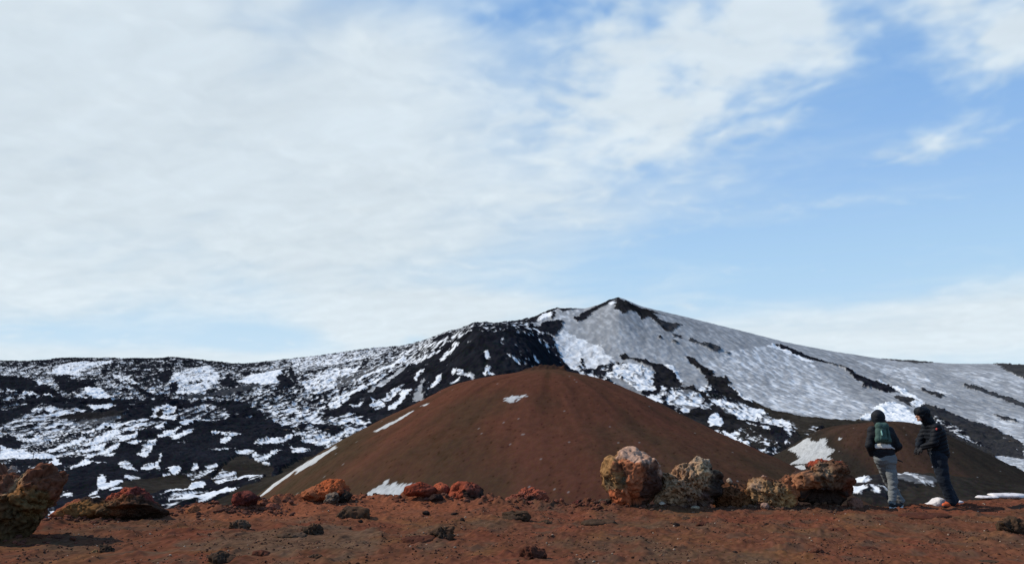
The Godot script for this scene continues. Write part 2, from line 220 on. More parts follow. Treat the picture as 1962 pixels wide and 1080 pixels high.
	[0, 0, 0.7, 257, -838, 262, -788, 279, -752, 303, -737, 320, -731, 367, -769, 245, -516, 223, -544, 277, -697, 258, -709, 246, -741],
	[0.0, 0, 0.6, 134.8, -395.2, 198, -537, 292, -711, 384, -743, 184.4, -287, 194.2, -210.7, 157.5, -171.9, 57.9, -172.9],
	[0.95, 0, 0, 336, -612, 298, -525, 243.7, -403, 203.6, -316.3, 184.5, -264, 172.3, -246.9, 184.4, -287, 199.6, -330.7, 245.9, -429.6, 288, -521],
	[0.25, 0, 0.4, 369, -669, 344, -598, 285.2, -471, 218.5, -339.1, 203.6, -316.3, 243.7, -403, 298, -525],
	[0.45, 0, 0.3, 141.5, -327.1, 139.3, -295.1, 142.3, -278.3, 142, -264.7, 135.9, -256.7, 127.2, -256, 120.6, -249.7, 113.8, -236.1, 108, -236.8, 106.5, -247.6],
	[0.95, 0, 0, 136.8, -326.2, 148.7, -348.7, 152.7, -351.6, 141.5, -328, 129.2, -305.9],
	[0.75, 0, 0, 120.3, -280.6, 126.1, -285.4, 123.2, -272.2, 119.3, -268.4, 117.8, -272.9],
	[0.75, 0, 0, 112.3, -262.5, 115.6, -260.3, 120.5, -259.6, 116.8, -246.9, 112, -238.8, 114, -253.2, 108.8, -249, 108.4, -252.5],
	[0.5, 0.2, 0, 140.4, -288.6, 141.7, -280.6, 141.5, -266.9, 140.8, -262.5, 132.4, -259.6, 129, -264.7],
]
const CONE_AT := Vector2(11.4, -250)
const CONE_LEFT := [[0.0, 17.0], [8.2, 16.0], [19.9, 14.3], [31.6, 11.3], [41.6, 5.9], [58.0, -1.7], [67.7, -7.0], [80.5, -15.7], [93.1, -24.7], [111.8, -37.4]]
const CONE_RIGHT := [[0.0, 17.0], [6.1, 16.3], [16.9, 14.0], [25.2, 10.5], [35.1, 6.0], [48.1, -0.9], [61.1, -6.7], [74.0, -12.8], [83.5, -17.3], [99.2, -26.0], [120.9, -38.2]]
const CONE_SNOW := [
	[-2, -213.2, -1.6, -214.5, 0.1, -215, 1.3, -215.3, 3.9, -215.2, 3.7, -214.4, 1.3, -213.9, 0.6, -212.7, -0.8, -212.1],
	[1.4, -213.3, 2.3, -212.9, 1.8, -212.2],
	[-33.9, -182.5, -32.9, -184.1, -31.8, -184.6, -29.6, -185.8, -28.8, -185.9, -29.3, -184.4, -27.6, -184, -26.4, -182.5, -24.6, -182, -22, -180.6, -23.7, -179.9, -25, -179.8, -24.3, -177.8, -23.4, -175.2, -27.7, -176, -30.7, -180.3, -31.7, -179.1, -33.1, -180.4],
	[-38.3, -219.8, -35.6, -222.3, -31.5, -224.7, -29, -228.1, -28.4, -225.8, -30.7, -221.2, -34.7, -218.8, -37.4, -218.1],
	[-70.2, -221.9, -68.6, -227.3, -65.1, -227.6, -63.1, -228.1, -61.2, -221.5, -64.4, -220.4, -67.6, -217.4],
	[-62.6, -227.6, -56.6, -225.5, -52.5, -223.6, -50.6, -224.9, -49.4, -220.9, -51.5, -219.6, -54.8, -217.7, -59, -218.6],
	[-72.3, -220, -72, -224.4, -69.8, -220, -70.2, -215.8],
	[-26.3, -230.8, -25.5, -230.8, -24.6, -227.6, -25.2, -226.8],
]
const CONE_B_AT := Vector2(154.6, -330)
const CONE_B_LEFT := [[0.0, 0.3], [10.3, -1.0], [19.1, -2.1], [24.7, -3.8], [31.5, -7.6], [39.5, -12.6], [50.7, -18.7], [68.5, -28.2]]
const CONE_B_RIGHT := [[0.0, 0.3], [11.7, -0.1], [18.1, -2.3], [26.4, -6.6], [34.7, -10.8], [45.0, -16.6], [57.7, -23.5], [85.7, -37.5]]
const CONE_B_SNOW := [
	[117.2, -334.5, 120.6, -332.5, 125, -333.1, 122.9, -325.5, 123.5, -319.9, 126.1, -320.8, 127.2, -319.9, 124.1, -311.7, 125.4, -308, 122.9, -306.2, 121.4, -306.4, 122.4, -300.4, 123.7, -298.8, 122.9, -296.2, 120.7, -296.7, 117.5, -303.2, 114.9, -309.5, 110, -314.9, 114.8, -314.7, 115.7, -322.6],
	[130.4, -314.3, 130.8, -313.2, 130.1, -312.8],
	[111.2, -310.9, 114.1, -307.5, 114.6, -301.4, 111.9, -302.1, 111.3, -305.7],
	[151.9, -286.2, 152.7, -285.3, 151.8, -284.7],
]
# rim of the terrace: bearing and distance in metres
const EDGE := [[-0.766, 11.92], [-0.637, 12.15], [-0.572, 12.32], [-0.547, 13.28], [-0.502, 13.49], [-0.444, 14.09], [-0.359, 13.94], [-0.275, 14.92], [-0.183, 15.46], [-0.131, 15.37], [-0.033, 15.00], [0.045, 14.57], [0.117, 14.17], [0.273, 14.41], [0.430, 14.74], [0.469, 14.57], [0.508, 14.66], [0.561, 15.46], [0.600, 16.36], [0.641, 16.58], [0.796, 16.58]]
# banks of veil and of broken cloud, and clear gaps: compass bearing, height, half width, half height in degrees, amount
const VEIL := [[-31.0, 18.5, 21.0, 13.0, 1.05], [-9.0, 15.0, 14.0, 7.5, 0.32], [-11.5, 26.0, 15.1, 6.3, 0.35], [27.5, 5.4, 12.5, 1.6, 0.75], [33.4, 6.4, 6.0, 2.7, 0.5], [17.6, 5.8, 5.3, 1.0, 0.35], [-7.0, 7.0, 4.9, 1.3, 0.9], [-2.0, 8.2, 5.3, 0.7, 0.55], [-11.1, 5.4, 3.4, 0.9, 0.5], [-17.3, 5.3, 3.6, 0.6, -0.9], [-30.2, 5.3, 6.4, 0.6, -0.75], [-22.2, 6.5, 4.9, 0.5, -0.35], [-7.2, 5.6, 0.8, 0.4, -0.7], [-32.4, 3.8, 6.4, 0.4, 0.5], [-20.4, 4.2, 4.9, 0.3, 0.4], [-24.7, 5.0, 2.3, 0.5, 0.2], [-0.9, 28.9, 2.3, 0.6, -0.35], [29.4, 17.2, 5.3, 1.1, 0.25]]
const CLOUDS := [[-1.3, 24.3, 9.8, 4.3, 0.3], [8.2, 25.9, 5.7, 4.7, 0.5], [14.2, 26.1, 4.9, 3.5, 0.5], [19.9, 25.5, 3.2, 3.7, 0.78], [15.9, 21.5, 4.2, 1.8, 0.25], [24.2, 23.9, 1.3, 0.8, 0.75], [32.4, 22.2, 3.4, 1.6, 0.62], [34.6, 24.2, 3.4, 2.4, 0.6], [29.6, 25.7, 2.3, 0.9, 0.45], [28.9, 17.8, 2.6, 1.0, 0.5], [31.6, 17.6, 2.3, 0.8, 0.42], [26.9, 17.2, 1.5, 0.5, 0.3], [8.0, 20.1, 6.0, 2.0, 0.25], [26.0, 20.8, 3.8, 3.5, -0.45], [-26.1, 23.1, 18.9, 10.2, 0.1], [10.7, 27.5, 1.1, 1.2, -0.35], [12.9, 23.8, 1.4, 1.0, -0.4], [17.8, 22.4, 1.9, 0.9, -0.4], [6.9, 22.7, 1.1, 1.6, -0.2], [15.8, 28.0, 1.1, 0.8, -0.3], [2.8, 19.1, 4.5, 1.2, 0.2], [-16.6, 20.6, 4.5, 0.8, -0.2], [-20.4, 21.2, 2.3, 0.5, -0.3]]

var taken := {}
var t0 := 0

func stamp(s): print(s, " ", Time.get_ticks_msec() - t0, " ms")

func noise(seed_: int, wave: float, octaves: int, kind := FastNoiseLite.TYPE_SIMPLEX_SMOOTH, fractal := FastNoiseLite.FRACTAL_FBM, gain := 0.5) -> FastNoiseLite:
	var n := FastNoiseLite.new()
	n.noise_type = kind
	n.seed = seed_
	n.frequency = 1.0 / wave
	n.fractal_type = fractal if octaves > 1 else FastNoiseLite.FRACTAL_NONE
	n.fractal_octaves = octaves
	n.fractal_gain = gain
	return n

func numbered(called: String) -> String:
	if not taken.has(called):
		taken[called] = 0
		return called
	taken[called] += 1
	return "%s_%03d" % [called, taken[called]]

func tag(o: Node, label: String, category := "", group := "", kind := ""):
	o.set_meta("label", label)
	if category: o.set_meta("category", category)
	if group: o.set_meta("group", group)
	if kind: o.set_meta("kind", kind)

func thing(called: String, label: String, category: String, at := Vector3.ZERO, turn := 0.0, group := "") -> Node3D:
	var o := Node3D.new()
	o.name = numbered(called)
	add_child(o)
	o.position = at
	o.rotation.y = turn
	tag(o, label, category, group)
	return o

func piece(called: String, mesh: Mesh, m: Material, parent: Node = self) -> MeshInstance3D:
	var o := MeshInstance3D.new()
	o.name = numbered(called) if parent == self else called
	o.mesh = mesh
	if m: o.material_override = m
	parent.add_child(o, true)
	return o

func matte(rough := 0.95, spec := 0.25) -> StandardMaterial3D:
	var m := StandardMaterial3D.new()
	m.vertex_color_use_as_albedo = true
	m.roughness = rough
	m.metallic_specular = spec
	return m

func plain(c: Color, rough := 0.9, spec := 0.3) -> StandardMaterial3D:
	var m := StandardMaterial3D.new()
	m.albedo_color = c.linear_to_srgb()
	m.roughness = rough
	m.metallic_specular = spec
	return m

# a grid of points, rows first, as one smooth mesh
func grid_mesh(pos: PackedVector3Array, col: PackedColorArray, nc: int, nr: int) -> ArrayMesh:
	var nor := PackedVector3Array()
	nor.resize(nc * nr)
	for r in nr:
		var up := (r - 1 if r > 0 else r) * nc
		var dn := (r + 1 if r < nr - 1 else r) * nc
		for c in nc:
			var l := c - 1 if c > 0 else c
			var q := c + 1 if c < nc - 1 else c
			var n := (pos[r * nc + q] - pos[r * nc + l]).cross(pos[dn + c] - pos[up + c])
			nor[r * nc + c] = (n if n.y > 0.0 else -n).normalized()
	var idx := PackedInt32Array()
	idx.resize((nc - 1) * (nr - 1) * 6)
	var k := 0
	# clockwise seen from above, whichever way the rows run
	var flip := (pos[1] - pos[0]).cross(pos[nc] - pos[0]).y > 0.0
	for r in nr - 1:
		for c in nc - 1:
			var a := r * nc + c
			idx[k] = a
			idx[k + 1] = a + 1 if not flip else a + nc
			idx[k + 2] = a + nc if not flip else a + 1
			idx[k + 3] = a + 1
			idx[k + 4] = a + nc + 1 if not flip else a + nc
			idx[k + 5] = a + nc if not flip else a + nc + 1
			k += 6
	var arrays := []
	arrays.resize(Mesh.ARRAY_MAX)
	arrays[Mesh.ARRAY_VERTEX] = pos
	arrays[Mesh.ARRAY_NORMAL] = nor
	arrays[Mesh.ARRAY_COLOR] = col
	arrays[Mesh.ARRAY_INDEX] = idx
	var mesh := ArrayMesh.new()
	mesh.add_surface_from_arrays(Mesh.PRIMITIVE_TRIANGLES, arrays)
	return mesh

# weights of the four table entries round x for a smooth curve through the table
func curve_at(xs: Array, x: float) -> Array:
	var n := xs.size()
	var k := 0
	while k < n - 2 and xs[k + 1] < x: k += 1
	var h: float = xs[k + 1] - xs[k]
	var t := clampf((x - xs[k]) / h, 0, 1)
	var t2 := t * t
	var t3 := t2 * t
	var w := [0.0, 2 * t3 - 3 * t2 + 1, 3 * t2 - 2 * t3, 0.0]
	var h1 := t3 - 2 * t2 + t
	var h2 := t3 - t2
	var d0: float = h / (xs[k + 1] - xs[max(k - 1, 0)])
	w[0] -= h1 * d0
	w[2] += h1 * d0
	var d1: float = h / (xs[min(k + 2, n - 1)] - xs[k])
	w[3] += h2 * d1
	w[1] -= h2 * d1
	return [k, w]

func along(list: Array, x: float) -> float:
	var n := list.size()
	if x <= list[0][0]: return list[0][1]
	for k in n - 1:
		if x < list[k + 1][0]:
			return lerpf(list[k][1], list[k + 1][1], (x - list[k][0]) / (list[k + 1][0] - list[k][0]))
	return list[n - 1][1]

# ---------------------------------------------------------------- sky

func sky_image() -> Image:
	var w := 3072
	var h := 1536
	var im := Image.create(w, h, false, Image.FORMAT_RGB8)
	var data := PackedByteArray()
	data.resize(w * h * 3)
	var big := noise(11, 1.6, 3)
	var mid := noise(12, 0.55, 5)
	var fine := noise(13, 0.16, 4)
	var ripple := noise(14, 0.10, 3)
	var rows := int(h * 0.5) + 4
	for r in rows:
		var el := 90.0 - (r + 0.5) / h * 180.0
		var sy := sin(deg_to_rad(maxf(el, 0.0)))
		var cy := cos(deg_to_rad(maxf(el, 0.0)))
		# clear air: deeper blue upwards, pale at the skyline
		var blue := Color(0.80, 0.895, 0.962).lerp(Color(0.69, 0.83, 0.95), smoothstep(3.0, 11.0, el)).lerp(Color(0.60, 0.755, 0.93), smoothstep(9.0, 18.0, el)).lerp(Color(0.445, 0.635, 0.87), smoothstep(14.0, 31.0, el))
		var act := []
		for b in VEIL:
			if absf(el - b[1]) < 2.8 * b[3]: act.append([b[0], b[2], b[4] * exp(-0.5 * pow((el - b[1]) / b[3], 2)), true])
		for b in CLOUDS:
			if absf(el - b[1]) < 2.8 * b[3]: act.append([b[0], b[2], b[4] * exp(-0.5 * pow((el - b[1]) / b[3], 2)), false])
		var k := 1.0 / (sy + 0.14)
		for c in w:
			var az := (c + 0.5) / w * 360.0
			if az > 180.0: az -= 360.0
			var ar := deg_to_rad(az)
			var px := sin(ar) * cy * k
			var pz := -cos(ar) * cy * k
			# streaks drawn out from upper left to lower right
			var qx := px * 0.92 + pz * 0.38
			var qz := pz * 0.92 - px * 0.38
			var wx := mid.get_noise_2d(px + 7.0, pz) * 0.16
			var nb := big.get_noise_2d(px, pz)
			var nm := mid.get_noise_2d(qx * 0.55 + wx, qz * 1.25 + wx)
			var nf := fine.get_noise_2d(qx * 0.7 + wx, qz * 1.2)
			var nr := ripple.get_noise_2d(px * 0.9 + wx, pz * 0.9)
			var veil := 0.02 + 0.42 * nb + 0.30 * nm + 0.12 * nf
			var puff := -0.05 + 0.4 * nb + 0.5 * mid.get_noise_2d(px + 2.0 * wx, pz * 1.1 + 5.0) + 0.30 * fine.get_noise_2d(px * 1.2, pz * 1.2) + 0.20 * nr
			for b in act:
				var da: float = (az - b[0]) / b[1]
				if da > -2.8 and da < 2.8:
					var g: float = b[2] * exp(-0.5 * da * da)
					if b[3]: veil += g
					else: puff += g
			var av := 0.94 * smoothstep(-0.05, 1.15, veil)
			var ap := smoothstep(-0.02, 0.98, puff) * 0.93
			var a := 1.0 - (1.0 - av) * (1.0 - ap)
			var tone := 0.872 + 0.026 * nm + 0.020 * nf + 0.012 * nr + 0.02 * ap + 0.042 * clampf(1.0 - el / 12.0, 0, 1)
			var cloud := Color(tone * 0.978, tone * 1.028, tone * 1.060)
			var o := (r * w + c) * 3
			data[o] = int(clampf(lerpf(blue.r, cloud.r, a), 0, 1) * 255.0 + 0.5)
			data[o + 1] = int(clampf(lerpf(blue.g, cloud.g, a), 0, 1) * 255.0 + 0.5)
			data[o + 2] = int(clampf(lerpf(blue.b, cloud.b, a), 0, 1) * 255.0 + 0.5)
	for o in range(rows * w * 3, w * h * 3, 3):
		data[o] = 92
		data[o + 1] = 84
		data[o + 2] = 80
	im.set_data(w, h, false, Image.FORMAT_RGB8, data)
	return im

# ---------------------------------------------------------------- far land

# fills an outline given in grid places (column, row) with a value
func fill(layer: PackedFloat32Array, nc: int, nr: int, pts: PackedVector2Array, v: float):
	var lo := INF
	var hi := -INF
	for p in pts:
		lo = minf(lo, p.y)
		hi = maxf(hi, p.y)
	for r in range(maxi(int(ceil(lo - 0.4)), 0), mini(int(floor(hi + 0.4)), nr - 1) + 1):
		for sub in [-0.4, 0.0, 0.4]:
			var y: float = r + sub
			var cuts := []
			for k in pts.size():
				var a := pts[k]
				var b := pts[(k + 1) % pts.size()]
				if (a.y <= y) != (b.y <= y):
					cuts.append(a.x + (y - a.y) / (b.y - a.y) * (b.x - a.x))
			cuts.sort()
			for k in range(0, cuts.size() - 1, 2):
				for c in range(clampi(int(round(cuts[k])), 0, nc), clampi(int(round(cuts[k + 1])) + 1, 0, nc)):
					layer[r * nc + c] = v

func place_in(list: PackedFloat32Array, x: float) -> float:
	var k := clampi(list.bsearch(x), 1, list.size() - 1)
	return k - 1 + (x - list[k - 1]) / (list[k] - list[k - 1])

func far_land(called: String, ws: PackedFloat32Array, a0: float, a1: float, nc: int) -> MeshInstance3D:
	var nr := ws.size()
	var n_hill := noise(21, 150.0, 5)
	var n_rock := noise(22, 34.0, 4, FastNoiseLite.TYPE_SIMPLEX_SMOOTH, FastNoiseLite.FRACTAL_RIDGED)
	var n_snow := noise(23, 18.0, 4, FastNoiseLite.TYPE_SIMPLEX_SMOOTH, FastNoiseLite.FRACTAL_FBM, 0.74)
	var n_fine := noise(24, 12.0 if ws[0] > 300.0 else 5.0, 2)
	var n_warp := noise(25, 22.0, 3)
	var n_tone := noise(26, 60.0, 4)
	var n_flow := noise(28, 17.0, 3, FastNoiseLite.TYPE_SIMPLEX_SMOOTH, FastNoiseLite.FRACTAL_RIDGED, 0.5)
	var high := ws[0] > 300.0
	var n_streak := noise(27, 26.0, 2, FastNoiseLite.TYPE_SIMPLEX_SMOOTH, FastNoiseLite.FRACTAL_FBM, 0.6)
	# tables as rise over distance
	var lw := []
	for w in FAR_W: lw.append(log(w))
	var rise := []
	for k in FAR_A.size():
		var row := []
		for j in FAR_W.size(): row.append((FAR_H[k][j] - EYE) / FAR_W[j])
		rise.append(row)
	# for each column of the grid: its bearing, its place in the table and what the skyline asks for
	var bear := PackedFloat32Array()
	var at := []
	var top := PackedFloat32Array()
	var lift := PackedFloat32Array()
	var nt: int = FAR_A.size()
	for c in nc:
		var a := lerpf(a0, a1, c / float(nc - 1))
		bear.append(a)
		var q := curve_at(FAR_A, a)
		at.append(q)
		var best := -1.0
		for j in range(9, FAR_W.size()):
			for sub in 3:
				var s := 0.0
				var qq := curve_at(lw, lerpf(lw[j - 1], lw[j], (sub + 1) / 3.0))
				for i in 4:
					var kk := clampi(q[0] - 1 + i, 0, nt - 1)
					for m in 4: s += q[1][i] * qq[1][m] * rise[kk][clampi(qq[0] - 1 + m, 0, FAR_W.size() - 1)]
				best = maxf(best, s)
		top.append(best)
		lift.append(along(RIDGE, a) - best)
	# snow and ash
	var n := nc * nr
	var cover := PackedFloat32Array()
	var thin := PackedFloat32Array()
	var brown := PackedFloat32Array()
	for l in [cover, thin, brown]: l.resize(n)
	cover.fill(-1.0)
	thin.fill(0.0)
	brown.fill(0.0)
	for p in PATCHES:
		var pts := PackedVector2Array()
		for k in range(3, p.size(), 2):
			var w: float = -p[k + 1]
			pts.append(Vector2((p[k] / w - a0) / (a1 - a0) * (nc - 1), place_in(ws, w)))
		fill(cover, nc, nr, pts, p[0])
		fill(thin, nc, nr, pts, p[1])
		fill(brown, nc, nr, pts, p[2])
	# beyond the last outline the land goes on as it was
	for r in nr:
		for c in nc:
			var o := r * nc + c
			if cover[o] >= 0.0: continue
			if r == 0:
				cover[o] = 0.3
				continue
			cover[o] = cover[o - nc]
			thin[o] = thin[o - nc]
			brown[o] = brown[o - nc]
	var pos := PackedVector3Array()
	var col := PackedColorArray()
	pos.resize(n)
	col.resize(n)
	for r in nr:
		var w := ws[r]
		var q := curve_at(lw, log(w))
		var line := []
		for k in nt:
			var s := 0.0
			for i in 4: s += q[1][i] * rise[k][clampi(q[0] - 1 + i, 0, FAR_W.size() - 1)]
			line.append(s)
		var near := []
		for b in KNOLLS:
			var g := exp(-0.5 * pow((log(w) - log(b[1])) / b[4], 2))
			if g > 0.004: near.append([b[0], b[2] * g, b[3]])
		var px_ := w / 773.0
		for c in nc:
			var a := bear[c]
			var cq: Array = at[c]
			var k: int = cq[0]
			var cw: Array = cq[1]
			var s: float = cw[0] * line[maxi(k - 1, 0)] + cw[1] * line[k] + cw[2] * line[k + 1] + cw[3] * line[mini(k + 2, nt - 1)]
			var crest := clampf(s / top[c], 0, 1)
			crest = crest * crest * crest
			s += lift[c] * crest
			for b in near:
				var d: float = (a - b[0]) / b[2]
				s += b[1] * exp(-0.5 * d * d)
			var x := a * w
			var i0 := r * nc + c
			var cx := n_warp.get_noise_2d(x, w)
			var cz := n_warp.get_noise_2d(x + 900.0, w)
			var i1 := clampi(r + int(cz * 3.5), 0, nr - 1) * nc + clampi(c + int(cx * 4.5), 0, nc - 1)
			var cov := cover[i1]
			var th := thin[i1]
			var br := brown[i1]
			var hill := n_hill.get_noise_2d(x, w)
			var rock := n_rock.get_noise_2d(x, w)
			var fine := n_fine.get_noise_2d(x, w)
			var flow := n_flow.get_noise_2d(x * 1.1 - 0.06 * w + 6.0 * cx, w * 0.28) if high else n_flow.get_noise_2d((x - 0.24 * w) * 2.0 + 7.0 * cx, w * 0.45)
			var rough := (1.0 - 0.85 * maxf(th, br)) * (1.0 - 0.6 * crest)
			var far := minf(w, 1100.0)
			s += crest * (1.0 - th) * 0.0016 * n_rock.get_noise_2d(x * 1.6, 700.0)
			var y := EYE + s * w + far * rough * (0.0065 * hill + 0.0034 * rock + 0.0022 * flow + 0.0009 * fine) + far * 0.00010 * fine
			pos[i0] = Vector3(x, y, -w)
			var sn := 0.65 * n_snow.get_noise_2d(x * 1.7 + 10.0 * cx, w * 0.5) + 0.45 * n_streak.get_noise_2d((x - 0.10 * w) * 2.6, w * 0.30) if ws[0] > 300.0 else 0.45 * n_snow.get_noise_2d((x - 0.22 * w) * 3.2 + 8.0 * cx, w * 0.9) + 0.75 * n_streak.get_noise_2d((x - 0.26 * w) * 3.6 + 12.0 * cx, w * 0.40)
			var v := 0.48 + 0.60 * sn - 0.50 * (flow - 0.05) - 0.12 * rock - 0.12 * hill + 0.13 * fine
			var snow := smoothstep(0.40, 0.66, v + (cov - 0.5) * 1.12 + (0.22 if cov > 0.93 else 0.0) - (0.15 if cov < 0.09 else 0.0))
			if th > 0.0:
				var rip := n_fine.get_noise_2d(x * 1.1 + 0.05 * w, w * 0.34)
				var mott := clampf(0.46 + 0.5 * (cov - 0.3) + (0.08 + 1.2 * maxf(cov - 0.28, 0.0)) * (rip + absf(rip)) + 0.10 * rip + 0.14 * n_hill.get_noise_2d(x * 2.0, w * 0.7), 0.15, 1.0)
				snow = lerpf(snow, mott * 0.98, th)
			var tone := 1.0 + 0.5 * n_tone.get_noise_2d(x, w) + 0.35 * fine
			var earth := Color(0.0110, 0.0120, 0.0155).lerp(Color(0.031, 0.026, 0.019), br)
			earth = Color(earth.r * tone, earth.g * tone, earth.b * tone)
			col[i0] = earth.lerp(Color(0.60, 0.625, 0.645), snow)
	lands.append([ws, pos, a0, a1, nc])
	return piece(called, grid_mesh(pos, col, nc, nr), matte(1.0, 0.02))

# ---------------------------------------------------------------- cones and terrace

func steps(list: Array) -> PackedFloat32Array:
	# [from, to, step, to, step ...]
	var out := PackedFloat32Array([list[0]])
	var k := 1
	while k < list.size():
		while out[out.size() - 1] < list[k] - 1e-4:
			out.append(minf(out[out.size() - 1] + list[k + 1], list[k]))
		k += 2
	return out

func cone_height(x: float, z: float, at: Vector2, left: Array, right: Array) -> float:
	var dx := x - at.x
	var dz := z - at.y
	var r := sqrt(dx * dx + dz * dz)
	var t := 0.5 + 0.5 * dx / maxf(r, 0.001)
	t = t * t * (3.0 - 2.0 * t)
	return lerpf(along(left, r), along(right, r), t)

func smooth_list(list: Array, reach: float) -> Array:
	# the same outline with its corners rounded, every metre
	var out := []
	var last: float = list[list.size() - 1][0]
	var r := 0.0
	while r < last:
		var s := 0.0
		for k in range(-3, 4): s += along(list, absf(r + k * reach / 3.0))
		out.append([r, s / 7.0])
		r += 1.0
	return out

func cone(called: String, at: Vector2, left: Array, right: Array, snow: Array, xs: PackedFloat32Array, zs: PackedFloat32Array, second: bool) -> MeshInstance3D:
	var nc := xs.size()
	var nr := zs.size()
	var mask := PackedFloat32Array()
	mask.resize(nc * nr)
	for p in snow:
		var pts := PackedVector2Array()
		for k in range(0, p.size(), 2): pts.append(Vector2(place_in(xs, p[k]), place_in(zs, p[k + 1])))
		fill(mask, nc, nr, pts, 1.0)
	var l := smooth_list(left, 4.0)
	var rr := smooth_list(right, 4.0)
	var n_a := noise(31, 26.0, 4)
	var n_b := noise(32, 3.0, 3)
	var n_c := noise(33, 0.9, 2)
	var n_t := noise(34, 40.0, 4)
	var pos := PackedVector3Array()
	var col := PackedColorArray()
	pos.resize(nc * nr)
	col.resize(nc * nr)
	for r in nr:
		for c in nc:
			var x := xs[c]
			var z := zs[r]
			var dx := x - at.x
			var dz := z - at.y
			var rad := sqrt(dx * dx + dz * dz)
			var ang := atan2(dz, dx)
			var na := n_a.get_noise_2d(x, z)
			var nb := n_b.get_noise_2d(x, z)
			var nf := n_c.get_noise_2d(x, z)
			# faint furrows running down the slope
			var fur := n_a.get_noise_2d(ang * 90.0, rad * 0.25 + 500.0)
			var y := cone_height(x, z, at, l, rr) + 0.5 * na * smoothstep(6.0, 30.0, rad) + 0.08 * nb + 0.03 * nf + 0.45 * fur * smoothstep(8.0, 40.0, rad)
			var lip := 0.0
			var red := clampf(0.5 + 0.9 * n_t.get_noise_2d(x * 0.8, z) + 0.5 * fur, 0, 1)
			if not second:
				# a lip of clinkery rock along the top, broken off at its right end
				lip = smoothstep(-12.0, -2.0, dx) * smoothstep(6.2, 5.6, dx) * exp(-0.5 * pow((dz - 0.5) / 1.3, 2))
				y += lip * (1.5 + 0.8 * nb)
				# grey ash to the left and at the foot, red in the middle and towards the top
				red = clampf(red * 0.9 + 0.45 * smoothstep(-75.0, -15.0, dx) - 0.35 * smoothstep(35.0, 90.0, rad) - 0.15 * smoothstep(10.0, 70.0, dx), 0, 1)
			else:
				red = clampf(red * 0.5 + 0.5 * exp(-pow((dx + 14.0) / 16.0, 2)) - 0.45 * smoothstep(0.0, 30.0, dx) - 0.6 * smoothstep(-22.0, -30.0, dx), 0, 1)
			pos[r * nc + c] = Vector3(x, y, z)
			var tone := 1.0 + 0.13 * nf + 0.16 * nb + 0.22 * fur
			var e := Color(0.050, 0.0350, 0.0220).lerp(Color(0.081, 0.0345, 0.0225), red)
			if second: e = Color(0.026, 0.0215, 0.0175).lerp(Color(0.050, 0.028, 0.020), red)
			if lip > 0.1: e = e.lerp(Color(0.032, 0.020, 0.016), 0.8 * smoothstep(-0.5, 0.2, nb))
			if nf < -0.55 and nb < -0.1: tone *= 0.6
			e = Color(e.r * tone, e.g * tone, e.b * tone)
			var m := mask[clampi(r + int(nb * 3.0), 0, nr - 1) * nc + clampi(c + int(nf * 3.0), 0, nc - 1)]
			var s := smoothstep(0.25, 0.6, m + 0.5 * nb * m)
			if nf > 0.70 and nb > 0.22: s = 0.25
			var sn := (0.35 if second else 0.38) + 0.10 * nf + 0.08 * nb
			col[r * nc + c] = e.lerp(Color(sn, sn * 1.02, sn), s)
	return piece(called, grid_mesh(pos, col, nc, nr), matte(1.0, 0.02))

var g_roll := noise(41, 3.2, 3)
var g_clod := noise(42, 0.55, 4)
var g_grit := noise(43, 0.09, 3)

func ground_at(x: float, z: float) -> float:
	var w := -z
	var y := 0.045 * g_roll.get_noise_2d(x, z)
	var c := g_clod.get_noise_2d(x, z)
	y += 0.034 * c + 0.07 * maxf(c - 0.18, 0.0)
	y += 0.014 * g_grit.get_noise_2d(x, z)
	# soil banked up against the rocks of the rim
	y += 0.10 * exp(-0.5 * pow((x + 3.5) / 0.9, 2) - 0.5 * pow((z + 14.7) / 0.5, 2)) + 0.05 * exp(-0.5 * pow((x + 1.2) / 0.7, 2) - 0.5 * pow((z + 15.0) / 0.4, 2))
	if w > 6.0:
		var e := along(EDGE, x / w) + 0.18 * g_roll.get_noise_2d(x * 2.0 + 50.0, z)
		var d := w - e
		y += 0.05 * exp(-0.5 * pow((d + 0.25) / 0.22, 2)) * (1.0 - smoothstep(5.8, 6.5, x))
		# a broken berm of clinker from the left to the middle
		var berm := smoothstep(-6.0, -5.0, x) * smoothstep(2.2, 1.2, x) * exp(-0.5 * pow((d + 0.12) / 0.24, 2))
		y += berm * (0.03 + 0.16 * maxf(g_clod.get_noise_2d(x * 1.3 + 20.0, z * 1.3) + 0.12, 0.0) + 0.05 * g_grit.get_noise_2d(x * 0.6, z * 0.6))
		if d > 0.0: y -= 0.66 * (d * d / (d + 0.5))
	return y

